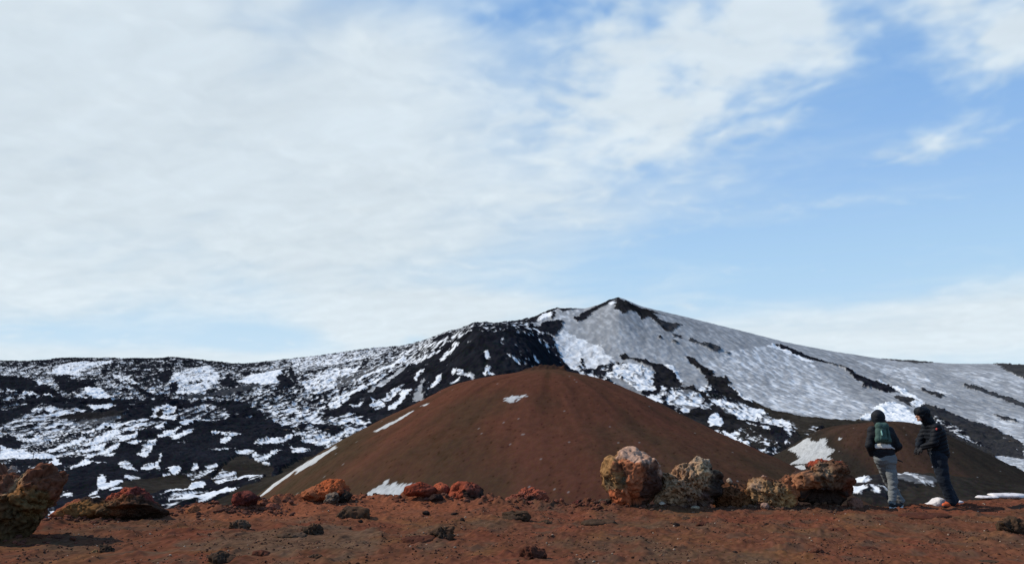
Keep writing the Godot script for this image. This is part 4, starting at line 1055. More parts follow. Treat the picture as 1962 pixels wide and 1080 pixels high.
func man(x: float, z: float):
	var y := ground_at(x, z) + 0.004
	var t := thing("person", "person in black puffer jacket with hood up and navy trousers looking down", "person", Vector3(x, y, z), 0.0, "two walkers on the rim")
	var skin := plain(Color(0.40, 0.215, 0.15), 0.6)
	var black := plain(Color(0.0075, 0.0090, 0.0125), 0.6, 0.2)
	var navy := plain(Color(0.0105, 0.0150, 0.0235), 0.85)
	var glove := plain(Color(0.010, 0.010, 0.012), 0.7)
	var orange := plain(Color(0.52, 0.095, 0.030), 0.6)
	var sole := plain(Color(0.020, 0.020, 0.020), 0.8)
	var hip_n := Vector3(-0.195, 0.86, 0.075)
	var hip_f := Vector3(-0.125, 0.86, -0.085)
	var knee_n := Vector3(-0.160, 0.475, 0.09)
	var ank_n := Vector3(-0.050, 0.085, 0.09)
	var knee_f := Vector3(-0.060, 0.475, -0.10)
	var ank_f := Vector3(0.105, 0.085, -0.10)
	var nav := Vector3(-0.155, 1.04, 0.0)
	var chest := Vector3(-0.190, 1.30, 0.0)
	var neck := Vector3(-0.300, 1.515, 0.0)
	var head := Vector3(-0.395, 1.670, 0.0)
	var sh_n := Vector3(-0.240, 1.42, 0.165)
	var sh_f := Vector3(-0.245, 1.42, -0.165)
	var el_n := Vector3(-0.345, 1.150, 0.215)
	var el_f := Vector3(-0.375, 1.17, -0.205)
	var wr_n := Vector3(-0.480, 1.070, 0.085)
	var wr_f := Vector3(-0.485, 1.065, -0.070)
	var body := [[head + Vector3(0.015, 0.02, 0), head + Vector3(-0.02, 0.025, 0), 0.086, 0.084], [head + Vector3(-0.05, -0.055, 0), head + Vector3(-0.062, -0.085, 0), 0.052, 0.036], [neck, head, 0.05, 0.055], [neck, chest, 0.07, 0.13], [chest, nav, 0.13, 0.12], [sh_n, sh_f, 0.06, 0.06], [nav, (hip_n + hip_f) / 2, 0.12, 0.12], [sh_n, el_n, 0.05, 0.040], [el_n, wr_n, 0.038, 0.027], [sh_f, el_f, 0.05, 0.040], [el_f, wr_f, 0.038, 0.027], [hip_n, knee_n, 0.082, 0.055], [knee_n, ank_n, 0.052, 0.036], [hip_f, knee_f, 0.082, 0.055], [knee_f, ank_f, 0.052, 0.036]]
	piece("body", limbs_mesh(body, 0.012, 0.03), skin, t)
	# nose, lips, brow and chin turned to the left and down
	var f := head + Vector3(-0.075, -0.035, 0)
	piece("face", limbs_mesh([[f + Vector3(0.03, 0.02, 0.028), f + Vector3(0.03, 0.02, -0.028), 0.060, 0.060], [f + Vector3(0.02, -0.045, 0.012), f + Vector3(0.02, -0.045, -0.012), 0.042, 0.042], [f + Vector3(-0.020, 0.025, 0), f + Vector3(-0.048, -0.018, 0), 0.011, 0.015], [f + Vector3(-0.014, 0.036, 0.03), f + Vector3(-0.014, 0.036, -0.03), 0.017, 0.017], [f + Vector3(-0.018, -0.044, 0.014), f + Vector3(-0.018, -0.044, -0.014), 0.010, 0.010], [f + Vector3(-0.010, -0.073, 0.006), f + Vector3(-0.010, -0.073, -0.006), 0.017, 0.017]], 0.006, 0.014), skin, t)
	for s in [-1.0, 1.0]: piece("eye", limbs_mesh([[f + Vector3(-0.024, 0.016, s * 0.028), f + Vector3(-0.024, 0.016, s * 0.032), 0.007, 0.007]], 0.003, 0.004), plain(Color(0.02, 0.015, 0.012), 0.3), t)
	var axis := (neck - nav).normalized()
	var quilt := [nav, axis, 0.011, 0.068]
	piece("jacket", limbs_mesh([[sh_n, sh_f, 0.085, 0.085], [chest + Vector3(0, 0, 0.07), chest + Vector3(0, 0, -0.07), 0.145, 0.145], [chest + Vector3(0.01, 0, 0.05), nav + Vector3(-0.005, -0.04, 0.05), 0.15, 0.160], [chest + Vector3(0.01, 0, -0.05), nav + Vector3(-0.005, -0.04, -0.05), 0.15, 0.160], [nav + Vector3(-0.02, -0.03, 0.04), nav + Vector3(0.02, -0.09, 0.03), 0.158, 0.150], [neck + Vector3(0.01, -0.01, 0), chest, 0.10, 0.14], [sh_n, el_n, 0.086, 0.074], [el_n, wr_n, 0.072, 0.052], [sh_f, el_f, 0.086, 0.074], [el_f, wr_f, 0.072, 0.052]], 0.012, 0.03, [], quilt), black, t)
	var hood_n := noise(72, 0.07, 2)
	piece("hood", limbs_mesh([[head + Vector3(0.025, 0.025, 0.015), head + Vector3(0.025, 0.025, -0.015), 0.118, 0.118], [head + Vector3(-0.035, 0.045, 0.02), head + Vector3(-0.035, 0.045, -0.02), 0.098, 0.098], [head + Vector3(0.03, -0.03, 0), neck + Vector3(0.03, 0.0, 0), 0.105, 0.10], [head + Vector3(-0.080, 0.055, 0.035), head + Vector3(-0.080, 0.055, -0.035), 0.042, 0.042], [head + Vector3(-0.03, -0.03, 0.065), neck + Vector3(-0.01, 0.0, 0.06), 0.045, 0.05], [head + Vector3(-0.03, -0.03, -0.065), neck + Vector3(-0.01, 0.0, -0.06), 0.045, 0.05]], 0.011, 0.03, [hood_n, 0.010, Vector3.ONE]), black, t)
	piece("trousers", limbs_mesh([[hip_n + Vector3(0.0, 0.07, -0.01), hip_f + Vector3(0, 0.07, 0.01), 0.150, 0.145], [hip_n, knee_n, 0.140, 0.106], [knee_n, ank_n + Vector3(0, 0.015, 0), 0.102, 0.084], [hip_f, knee_f, 0.135, 0.100], [knee_f, ank_f + Vector3(0, 0.015, 0), 0.096, 0.080]], 0.012, 0.03, [hood_n, 0.012, Vector3(0.4, 0.7, 0.4)]), navy, t)
	piece("shirt_hem", limbs_mesh([[nav + Vector3(-0.17, -0.075, 0.085), nav + Vector3(-0.10, -0.070, 0.165), 0.020, 0.022], [nav + Vector3(-0.10, -0.070, 0.165), nav + Vector3(-0.03, -0.062, 0.180), 0.022, 0.016]], 0.008, 0.015), plain(Color(0.50, 0.50, 0.47), 0.85), t)
	piece("glove", limbs_mesh(hand_limbs(wr_n + Vector3(-0.03, -0.01, 0), Vector3(-0.65, -0.75, -0.3), Vector3(-0.2, 0.9, 0.4), 0.7, 0.003), 0.006, 0.012), glove, t)
	piece("glove", limbs_mesh(hand_limbs(wr_f + Vector3(-0.03, -0.01, 0), Vector3(-0.65, -0.75, 0.3), Vector3(-0.2, 0.9, -0.4), 0.7, 0.003), 0.006, 0.012), glove, t)
	piece("badge", limbs_mesh([[Vector3(-0.287, 1.395, 0.245), Vector3(-0.281, 1.410, 0.245), 0.017, 0.017]], 0.005, 0.006), plain(Color(0.42, 0.06, 0.05), 0.6), t).set_meta("label", "small red badge on the sleeve")
	shoe(t, Vector3(0.005, 0, 0.075), Vector3(-0.245, 0, 0.115), orange, sole)
	shoe(t, Vector3(0.150, 0, -0.085), Vector3(-0.085, 0, -0.150), orange, sole)

const POLES := [[-453.8, -1079.6, 8.6, 1, "pole with wide crossarm below the bright snow bowl on the left"], [-364.6, -1012.6, 7.4, 0, "pole standing just under the dark track across the snow"], [-290.3, -908.4, 7.8, 0, "pole on the snow right of the dark knoll"], [-369.3, -993.1, 7.2, 0, "pole left of the one just under the dark track"], [-382.9, -691.6, 5.0, 0, "pole on the wide snowfield at the far left"], [-271.1, -448.0, 3.6, 0, "nearest pole, above the boulder at the left edge"], [-206.4, -1625.4, 6.5, 0, "pole on the skyline left of the dark spur"]]

# loose grit and pebbles too many to count
func gravel():
	var rng := RandomNumberGenerator.new()
	rng.seed = 77
	var patch := noise(47, 1.3, 3)
	var mm := MultiMesh.new()
	mm.transform_format = MultiMesh.TRANSFORM_3D
	mm.use_colors = true
	mm.mesh = small_stone(1.0, 0.75, 0.9, [[0, 0, 0, 3, Color(1, 1, 1)]], 801, 4, 0.16, 0.02)
	var spots := []
	while spots.size() < 12000:
		var w := 8.0 + 8.0 * rng.randf()
		var x := rng.randf_range(-0.74, 0.74) * w
		if w > along(EDGE, x / w) + 0.3: continue
		if patch.get_noise_2d(x, -w) + 0.35 < rng.randf() * 0.6: continue
		spots.append(Vector2(x, -w))
	mm.instance_count = spots.size()
	for k in spots.size():
		var s := 0.008 + 0.026 * pow(rng.randf(), 4.0)
		var b := Basis.from_euler(Vector3(rng.randf_range(-0.4, 0.4), rng.randf() * TAU, rng.randf_range(-0.4, 0.4))).scaled(Vector3(s * rng.randf_range(0.9, 1.7), s, s * rng.randf_range(0.8, 1.4)))
		mm.set_instance_transform(k, Transform3D(b, Vector3(spots[k].x, ground_at(spots[k].x, spots[k].y) - s * 0.15, spots[k].y)))
		var q := rng.randf()
		var c := Color(0.062, 0.031, 0.021)
		if q > 0.45: c = Color(0.10, 0.046, 0.030)
		if q > 0.75: c = Color(0.15, 0.075, 0.045)
		if q > 0.955: c = Color(0.30, 0.23, 0.17)
		mm.set_instance_color(k, c * rng.randf_range(0.7, 1.3))
	scatter("gravel", mm, "loose grit and pebbles scattered over the red-brown ground")
	# broken clinker heaped along the rim and round the feet of the rocks
	var rub := MultiMesh.new()
	rub.transform_format = MultiMesh.TRANSFORM_3D
	rub.use_colors = true
	rub.mesh = small_stone(1.0, 0.75, 0.9, [[0, 0, 0, 3, Color(1, 1, 1)]], 811, 7, 0.16, 0.05)
	var feet := []
	for c in get_children():
		if c is MeshInstance3D and (c.name.begins_with("boulder") or c.name.begins_with("rock")): feet.append(c.position)
	spots = []
	while spots.size() < 2600:
		var p := Vector2.ZERO
		if rng.randf() < 0.45:
			var a := rng.randf_range(-0.60, 0.14)
			var e := along(EDGE, a)
			var w := e - 0.9 * pow(rng.randf(), 2.0) + 0.35
			p = Vector2(a * w, -w)
		else:
			var f: Vector3 = feet[rng.randi() % feet.size()]
			p = Vector2(f.x + rng.randfn(0, 0.42), f.z + 0.18 + rng.randfn(0, 0.22))
		if patch.get_noise_2d(p.x * 1.5, p.y) + 0.4 < rng.randf() * 0.7: continue
		spots.append(p)
	rub.instance_count = spots.size()
	for k in spots.size():
		var s := 0.018 + 0.068 * pow(rng.randf(), 2.4)
		var b := Basis.from_euler(Vector3(rng.randf_range(-0.6, 0.6), rng.randf() * TAU, rng.randf_range(-0.6, 0.6))).scaled(Vector3(s * rng.randf_range(0.9, 1.6), s, s * rng.randf_range(0.8, 1.4)))
		rub.set_instance_transform(k, Transform3D(b, Vector3(spots[k].x, ground_at(spots[k].x, spots[k].y) - s * 0.2, spots[k].y)))
		var c := Color(0.125, 0.045, 0.028).lerp(Color(0.055, 0.028, 0.021), rng.randf())
		if spots[k].x > 2.0: c = c.lerp(Color(0.12, 0.072, 0.045), rng.randf())
		rub.set_instance_color(k, c * rng.randf_range(0.75, 1.35))
	scatter("rubble", rub, "broken red and dark clinker strewn along the rim and among the rocks")

func scatter(called: String, mm: MultiMesh, label: String):
	var o := MultiMeshInstance3D.new()
	o.name = called
	o.multimesh = mm
	o.material_override = matte(0.95, 0.2)
	add_child(o)
	tag(o, label, called, "", "stuff")

var lands := []

func land_at(x: float, z: float) -> float:
	var w := -z
	for l in lands:
		var ws: PackedFloat32Array = l[0]
		if w >= ws[0] and w <= ws[ws.size() - 1]:
			var r := clampi(int(round(place_in(ws, w))), 0, ws.size() - 1)
			var c := clampi(int(round((x / w - l[2]) / (l[3] - l[2]) * (l[4] - 1))), 0, l[4] - 1)
			return l[1][r * l[4] + c].y
	return 0.0

func _ready():
	t0 = Time.get_ticks_msec()
	var cam := Camera3D.new()
	cam.name = "camera"
	cam.position = Vector3(0, EYE, 0)
	cam.rotation_degrees = Vector3(9.95, 0, 0)
	cam.fov = 40.04
	cam.near = 0.1
	cam.far = 6000.0
	add_child(cam)
	cam.current = true

	var env := Environment.new()
	env.background_mode = Environment.BG_SKY
	var sm := PanoramaSkyMaterial.new()
	sm.panorama = ImageTexture.create_from_image(sky_image())
	sm.energy_multiplier = 1.0
	var sky := Sky.new()
	sky.sky_material = sm
	env.sky = sky
	env.tonemap_mode = Environment.TONE_MAPPER_LINEAR
	env.tonemap_exposure = 1.0
	env.sdfgi_enabled = true
	env.ssao_enabled = true
	env.ssil_enabled = true
	var we := WorldEnvironment.new()
	we.name = "environment"
	we.environment = env
	add_child(we)

	var sun := DirectionalLight3D.new()
	sun.name = "sun"
	sun.light_energy = 1.5
	sun.light_color = Color(1.0, 0.955, 0.89)
	sun.light_angular_distance = 0.6
	sun.shadow_enabled = true
	add_child(sun)
	# from the left, a little beyond the terrace, 42 degrees up
	sun.look_at_from_position(Vector3.ZERO, Vector3(cos(deg_to_rad(42)) * 0.985, -sin(deg_to_rad(42)), cos(deg_to_rad(42)) * 0.20), Vector3.UP)
	stamp("sky")

	var ws := PackedFloat32Array()
	for k in 12: ws.append(28.0 * pow(160.0 / 28.0, k / 12.0))
	for k in 270: ws.append(160.0 * pow(650.0 / 160.0, k / 269.0))
	var o := far_land("lava_field", ws, -0.77, 0.77, 1150)
	tag(o, "black lava field streaked with snow filling the valley below the volcano", "", "", "structure")
	ws = PackedFloat32Array()
	for k in 330: ws.append(650.0 * pow(1400.0 / 650.0, k / 330.0))
	for k in 100: ws.append(1400.0 * pow(2000.0 / 1400.0, k / 100.0))
	for k in 7: ws.append(2000.0 + k * 66.0)
	o = far_land("mountain", ws, -0.77, 0.77, 1150)
	tag(o, "snow-dusted dark volcano with a pointed summit on the skyline", "", "", "structure")
	stamp("far land")

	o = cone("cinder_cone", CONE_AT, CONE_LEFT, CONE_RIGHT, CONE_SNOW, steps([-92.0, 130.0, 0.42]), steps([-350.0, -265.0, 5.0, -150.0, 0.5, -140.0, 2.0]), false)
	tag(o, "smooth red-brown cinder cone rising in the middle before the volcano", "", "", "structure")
	o = cone("ash_mound", CONE_B_AT, CONE_B_LEFT, CONE_B_RIGHT, CONE_B_SNOW, steps([90.0, 236.0, 0.5]), steps([-400.0, -340.0, 5.0, -320.0, 0.8, -250.0, 0.4]), true)
	tag(o, "low dark brown ash mound with a snow patch behind the two people", "", "", "structure")
	stamp("cones")
	o = ground()
	tag(o, "red-brown cinder ground of the terrace in the foreground", "", "", "structure")
	stamp("ground")
	stone_stuff = matte(0.97, 0.08)
	var RED := Color(0.165, 0.042, 0.024)
	var ORANGE := Color(0.235, 0.080, 0.036)
	var OCHRE := Color(0.210, 0.128, 0.058)
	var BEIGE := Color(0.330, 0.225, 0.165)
	var GREY := Color(0.250, 0.170, 0.105)
	var DARK := Color(0.030, 0.023, 0.020)
	var BROWN := Color(0.090, 0.050, 0.030)
	var MAROON := Color(0.085, 0.026, 0.020)
	var PALE := Color(0.30, 0.25, 0.19)
	# the row of boulders on the rim
	put_stone("boulder", "tall rounded boulder with orange face and pale top standing on a narrow foot", "boulder", 2.13, -14.25, 0.05, stone_mesh(Vector3(0.0, 0.56, 0), [[0.02, 0.62, 0, 0.46, 0.42, 0.40], [-0.32, 0.62, 0.06, 0.19, 0.31, 0.24], [-0.17, 0.22, 0.10, 0.15, 0.28, 0.22], [0.30, 0.55, -0.02, 0.24, 0.32, 0.30], [0.10, 0.88, -0.05, 0.26, 0.20, 0.25], [0.10, 0.18, -0.12, 0.28, 0.24, 0.22]], [[0.15, 0.98, 0.0, 0.45], [0.62, 0.78, 0.05, 0.45], [-0.70, 0.7, 0.2, 0.46], [0.45, -0.1, 0.88, 0.36], [-0.2, 0.15, 0.95, 0.37]], [[-0.36, 0.70, 0.1, 0.30, OCHRE], [-0.36, 0.45, 0.2, 0.22, Color(0.10, 0.085, 0.055)], [-0.02, 0.55, 0.35, 0.32, Color(0.29, 0.115, 0.058)], [-0.15, 0.15, 0.3, 0.32, Color(0.33, 0.110, 0.052)], [0.12, 1.02, 0.0, 0.27, BEIGE], [0.38, 0.78, 0.1, 0.2, BEIGE], [0.36, 0.42, 0.2, 0.36, Color(0.055, 0.033, 0.027)], [-0.20, 0.62, 0.33, 0.16, DARK], [0.05, 0.6, -0.4, 0.5, BROWN]], 54, 0.070, 0.022, 0.42, 501, 0.6, [[1, 0.15, 0, -0.10, 0.045, 0.065], [0.9, -0.3, 0, 0.02, 0.03, 0.045], [0.8, 0.5, 0, 0.62, 0.03, 0.03]]), 0.0).scale = Vector3(1.17, 1.06, 1.1)  # beige crown brightened as if sunlit, dark right side and crack painted as shade
	put_stone("boulder", "grey pitted boulder with pale crust and holes, right of the orange one", "boulder", 3.18, -14.40, 0.06, stone_mesh(Vector3(0.0, 0.42, 0), [[-0.02, 0.42, 0, 0.48, 0.34, 0.38], [0.16, 0.64, -0.03, 0.24, 0.23, 0.24], [-0.12, 0.60, 0.0, 0.22, 0.18, 0.22], [-0.34, 0.32, 0.08, 0.24, 0.24, 0.28], [0.40, 0.36, 0.02, 0.19, 0.28, 0.26], [0.05, 0.12, -0.08, 0.46, 0.22, 0.26]], [[-0.7, 0.65, 0.2, 0.40], [0.3, 0.0, 0.95, 0.36]], [[0, 0.5, 0.3, 0.45, GREY], [-0.25, 0.45, 0.3, 0.3, Color(0.245, 0.160, 0.090)], [0.2, 0.62, 0.25, 0.20, Color(0.34, 0.275, 0.165)], [0.42, 0.4, 0.2, 0.24, DARK], [0.05, 0.42, 0.42, 0.16, Color(0.055, 0.052, 0.048)], [-0.15, 0.62, 0.2, 0.2, Color(0.22, 0.125, 0.075)], [0.1, 0.15, 0.3, 0.3, Color(0.09, 0.06, 0.055)], [0.2, 0.80, 0, 0.2, Color(0.27, 0.215, 0.15)]], 54, 0.13, 0.075, 0.34, 511, 0.9, [[0.5, 0.86, 0, 0.40, 0.05, 0.07], [0.9, -0.4, 0, 0.10, 0.04, 0.06]]), 0.0).scale = Vector3(1.08, 1.06, 1.05)
	put_stone("stone", "beige angular stone wedged at the left foot of the grey pitted boulder", "stone", 2.66, -14.28, 0.02, small_stone(0.27, 0.27, 0.26, [[-0.05, 0.18, 0.1, 0.2, Color(0.33, 0.22, 0.13)], [0.06, 0.1, 0.1, 0.2, Color(0.15, 0.10, 0.065)]], 521, 18))
	put_stone("stone", "tiny white stone beneath the beige stone by the grey boulder", "stone", 2.65, -14.10, 0.01, small_stone(0.14, 0.07, 0.10, [[0, 0, 0, 1.0, Color(0.42, 0.37, 0.29)]], 522, 10))
	put_stone("stone", "thin pale stone lying under the front of the grey boulder", "stone", 3.20, -13.98, 0.01, small_stone(0.22, 0.06, 0.12, [[0, 0, 0, 1.0, Color(0.27, 0.23, 0.16)]], 523, 10))
	put_stone("boulder", "low reddish-brown earthy block between the grey boulder and the ochre rock", "rock", 4.07, -14.62, 0.05, stone_mesh(Vector3(0, 0.25, 0), [[-0.12, 0.27, 0, 0.34, 0.26, 0.34], [0.22, 0.25, -0.03, 0.30, 0.24, 0.30], [0.0, 0.15, 0.05, 0.45, 0.2, 0.3], [-0.25, 0.42, -0.1, 0.16, 0.12, 0.16]], [[0.1, 0.2, 0.97, 0.30], [0, 1, 0.1, 0.26]], [[-0.2, 0.3, 0.3, 0.4, Color(0.105, 0.048, 0.024)], [0.25, 0.2, 0.3, 0.35, Color(0.125, 0.062, 0.028)], [0, 0.5, 0, 0.3, Color(0.075, 0.040, 0.024)]], 34, 0.075, 0.05, 0.26, 531, 0.6))
	put_stone("stone", "small pale stone sitting on top of the reddish-brown block", "stone", 4.00, -14.62, 0, small_stone(0.13, 0.09, 0.10, [[0, 0, 0, 1.0, PALE]], 532, 12), 0.3, "", 0.41)
	put_stone("boulder", "ochre yellow craggy rock left of the red-topped boulder", "rock", 4.74, -14.42, 0.06, stone_mesh(Vector3(0, 0.26, 0), [[-0.15, 0.28, 0, 0.32, 0.26, 0.32], [0.20, 0.26, 0.06, 0.28, 0.26, 0.30], [0.33, 0.34, -0.05, 0.22, 0.24, 0.26], [-0.36, 0.34, -0.02, 0.14, 0.20, 0.2], [0.0, 0.1, -0.05, 0.42, 0.16, 0.28]], [[-0.3, 0.3, 0.9, 0.31], [0.3, 0.1, 0.95, 0.32]], [[-0.18, 0.3, 0.3, 0.32, Color(0.20, 0.13, 0.068)], [0.16, 0.2, 0.35, 0.2, Color(0.33, 0.20, 0.085)], [0.34, 0.42, 0.2, 0.24, Color(0.25, 0.105, 0.050)], [-0.36, 0.42, 0.2, 0.16, Color(0.24, 0.17, 0.115)], [0.0, 0.5, 0, 0.25, Color(0.075, 0.040, 0.026)]], 40, 0.10, 0.055, 0.28, 541, 0.6))
	put_stone("stone", "small pinkish stone perched on the ochre rock", "stone", 4.58, -14.45, 0, small_stone(0.14, 0.12, 0.12, [[0, 0, 0, 1.0, Color(0.26, 0.18, 0.145)]], 542, 12), 0.5, "", 0.46)
	put_stone("boulder", "large brown boulder with brick-red top and deep hollow beneath, beside the people", "boulder", 5.62, -14.42, 0.03, stone_mesh(Vector3(0.05, 0.50, -0.08), [[0.02, 0.48, 0.02, 0.56, 0.26, 0.40], [0.18, 0.58, -0.05, 0.40, 0.24, 0.34], [0.42, 0.42, -0.05, 0.27, 0.28, 0.32], [-0.42, 0.42, 0.04, 0.24, 0.20, 0.28], [-0.50, 0.22, 0.0, 0.18, 0.26, 0.22], [0.12, 0.16, -0.20, 0.55, 0.28, 0.24]], [[-0.1, 0.98, 0.1, 0.30], [0.75, 0.6, 0.2, 0.42]], [[0.15, 0.82, 0.05, 0.28, Color(0.215, 0.050, 0.028)], [0.3, 0.6, 0.3, 0.36, Color(0.085, 0.048, 0.030)], [-0.05, 0.55, 0.35, 0.26, Color(0.125, 0.085, 0.055)], [0.05, 0.57, 0.40, 0.10, Color(0.36, 0.29, 0.18)], [-0.16, 0.52, 0.42, 0.10, DARK], [-0.35, 0.42, 0.3, 0.28, Color(0.20, 0.10, 0.055)], [0.55, 0.4, 0.1, 0.25, Color(0.110, 0.042, 0.026)], [0.0, 0.15, 0.1, 0.45, Color(0.04, 0.03, 0.026)]], 54, 0.10, 0.035, 0.40, 551, 0.6, [[0.1, 1, 0, 0.58, 0.03, 0.05], [0.8, 0.6, 0, 0.15, 0.04, 0.05], [0, 1, 0.2, 0.30, 0.05, 0.06]]))  # the low near-black seed paints shade into the hollow under the overhang
	put_stone("stone", "pinkish wedge of stone under the right end of the red-topped boulder", "stone", 6.18, -14.42, 0.02, small_stone(0.34, 0.22, 0.30, [[0, 0.1, 0, 1.0, Color(0.19, 0.098, 0.070)]], 552, 18, 0.02, 0.01))
	put_stone("stone", "small pink stone lying in front between ochre rock and reddish block", "stone", 4.45, -14.10, 0.01, small_stone(0.15, 0.12, 0.12, [[0, 0, 0, 1.0, Color(0.24, 0.165, 0.13)]], 553, 12))
	# left
	put_stone("boulder", "big craggy brown boulder with a notched top at the left edge", "boulder", -6.56, -10.75, 0.05, stone_mesh(Vector3(-0.08, 0.45, 0), [[-0.15, 0.42, 0, 0.46, 0.32, 0.40], [0.20, 0.66, 0, 0.27, 0.26, 0.30], [0.30, 0.78, -0.02, 0.19, 0.17, 0.22], [-0.60, 0.72, -0.12, 0.28, 0.28, 0.30], [-0.20, 0.16, 0.06, 0.32, 0.24, 0.30], [-0.75, 0.35, 0, 0.40, 0.36, 0.38]], [[0.75, -0.62, 0.15, 0.36], [0.98, 0.1, 0.1, 0.52]], [[0.30, 0.85, 0.1, 0.30, Color(0.115, 0.052, 0.032)], [-0.1, 0.70, 0.25, 0.16, Color(0.25, 0.175, 0.10)], [0.12, 0.60, 0.3, 0.14, Color(0.20, 0.10, 0.04)], [-0.45, 0.6, 0.3, 0.35, Color(0.105, 0.050, 0.032)], [-0.3, 0.3, 0.35, 0.35, Color(0.092, 0.052, 0.025)], [0.0, 0.25, 0.35, 0.28, Color(0.056, 0.041, 0.022)], [-0.15, 0.05, 0.35, 0.2, Color(0.165, 0.120, 0.060)], [0.2, 0.45, 0.25, 0.2, Color(0.105, 0.070, 0.032)]], 56, 0.11, 0.05, 0.34, 561, 0.7, [[-0.4, 0.9, 0, 0.62, 0.04, 0.06], [0.5, 0.85, 0, 0.40, 0.04, 0.06], [0.9, -0.3, 0, -0.20, 0.05, 0.06]])).scale = Vector3(1.14, 1.12, 1.1)
	put_stone("stone", "pale round stone lodged in the notch of the boulder at the left edge", "stone", -6.82, -10.85, 0, small_stone(0.11, 0.11, 0.1, [[0, 0, 0, 1.0, Color(0.24, 0.20, 0.17)]], 562, 12), 0.0, "", 0.84)
	put_stone("rock", "domed rock with red crown over a dark crusty front, left foreground", "rock", -6.18, -12.85, 0.06, stone_mesh(Vector3(0, 0.26, -0.1), [[-0.02, 0.36, -0.12, 0.38, 0.22, 0.32], [0.08, 0.24, 0.0, 0.50, 0.16, 0.36], [-0.36, 0.16, 0.08, 0.18, 0.20, 0.24], [0.46, 0.16, 0.05, 0.22, 0.16, 0.22], [0.0, 0.1, -0.2, 0.5, 0.18, 0.25]], [[0.1, -0.75, 0.66, 0.20]], [[-0.15, 0.50, 0, 0.28, Color(0.22, 0.058, 0.034)], [0.2, 0.50, -0.05, 0.24, Color(0.115, 0.034, 0.028)], [0.0, 0.34, 0.2, 0.24, Color(0.15, 0.068, 0.034)], [-0.3, 0.2, 0.2, 0.3, Color(0.085, 0.056, 0.032)], [0.25, 0.15, 0.25, 0.4, Color(0.045, 0.030, 0.022)]], 44, 0.085, 0.04, 0.28, 571, 0.6, [[0, 1, 0.2, 0.30, 0.035, 0.06]]))
	put_stone("rock", "low ochre bank with dark crest left of the red-crowned rock", "rock", -7.02, -13.05, 0.05, stone_mesh(Vector3(0, 0.12, 0), [[-0.1, 0.13, 0, 0.42, 0.16, 0.32], [0.2, 0.17, -0.05, 0.32, 0.16, 0.28]], [[-0.5, 0.85, 0, 0.2]], [[-0.3, 0.2, 0, 0.3, Color(0.17, 0.062, 0.034)], [0.1, 0.28, -0.05, 0.2, DARK], [0.1, 0.08, 0.25, 0.3, Color(0.17, 0.088, 0.034)]], 26, 0.06, 0.03, 0.22, 581))
	put_stone("rock", "small orange knob of rock just right of the red-crowned rock", "rock", -5.40, -13.55, 0.04, small_stone(0.30, 0.16, 0.24, [[0, 0.1, 0, 1, Color(0.20, 0.085, 0.042)]], 582, 16))
	put_stone("rock", "low maroon clinker rock on the rim above orange soil", "rock", -4.68, -13.92, 0.04, small_stone(0.56, 0.24, 0.36, [[-0.1, 0.1, 0.1, 0.3, Color(0.12, 0.034, 0.026)], [0.1, 0.15, 0.1, 0.25, Color(0.055, 0.022, 0.020)], [0, 0.2, -0.1, 0.3, Color(0.15, 0.050, 0.038)]], 591, 26, 0.06, 0.03))
	put_stone("rock", "flat reddish slab beside the low maroon clinker rock", "rock", -4.22, -14.05, 0.04, small_stone(0.36, 0.14, 0.28, [[0, 0.1, 0, 1, Color(0.18, 0.070, 0.045)]], 592, 16))
	put_stone("rock", "bright orange-red rock hump on the rim left of the snow patch", "rock", -3.40, -14.75, 0.05, stone_mesh(Vector3(0, 0.16, 0), [[0.08, 0.20, 0, 0.34, 0.18, 0.30], [-0.28, 0.12, 0.02, 0.30, 0.14, 0.28], [0.14, 0.28, -0.05, 0.18, 0.12, 0.2]], [[-0.4, 0.9, 0, 0.2]], [[0.1, 0.32, 0, 0.4, Color(0.30, 0.085, 0.034)], [-0.3, 0.15, 0.1, 0.3, Color(0.22, 0.085, 0.042)], [0.3, 0.12, 0.1, 0.25, Color(0.15, 0.045, 0.026)]], 34, 0.07, 0.03, 0.2, 601))
	put_stone("stone", "grey knobbly stone lying against the front of the orange-red hump", "stone", -3.24, -14.35, 0.03, small_stone(0.36, 0.19, 0.24, [[-0.05, 0.1, 0.1, 0.3, Color(0.135, 0.110, 0.085)], [0.1, 0.05, 0.1, 0.2, DARK]], 611, 24, 0.06, 0.04))
	put_stone("stone", "near-black block at the right end of the orange-red hump", "stone", -3.06, -14.62, 0.03, small_stone(0.24, 0.24, 0.26, [[0, 0, 0, 1, Color(0.030, 0.024, 0.020)]], 612, 20))
	put_stone("rock", "low red rock just right of the snow patch on the cone", "rock", -1.72, -15.05, 0.04, small_stone(0.72, 0.24, 0.40, [[-0.1, 0.15, 0.1, 0.3, RED], [0.2, 0.15, 0.1, 0.25, Color(0.12, 0.040, 0.028)]], 621, 26))
	put_stone("rock", "smooth vermilion lump between two red rocks on the rim", "rock", -1.33, -15.15, 0.04, small_stone(0.46, 0.27, 0.34, [[-0.1, 0.15, 0.1, 0.3, Color(0.26, 0.075, 0.040)], [0.2, 0.15, 0.1, 0.2, Color(0.14, 0.036, 0.026)]], 622, 22, 0.03, 0.015))
	put_stone("rock", "red rock with dark broken right end, at the middle of the rim", "rock", -0.86, -14.98, 0.05, small_stone(0.78, 0.36, 0.46, [[-0.15, 0.2, 0.1, 0.3, Color(0.20, 0.054, 0.030)], [0.15, 0.25, 0.1, 0.2, Color(0.15, 0.050, 0.034)], [0.2, 0.1, 0.2, 0.25, DARK]], 623, 30, 0.075, 0.045))
	put_stone("stone", "flat black stone at the foot of the vermilion lump", "stone", -1.40, -14.72, 0.03, small_stone(0.36, 0.14, 0.22, [[0, 0, 0, 1, Color(0.028, 0.020, 0.018)]], 624, 18))
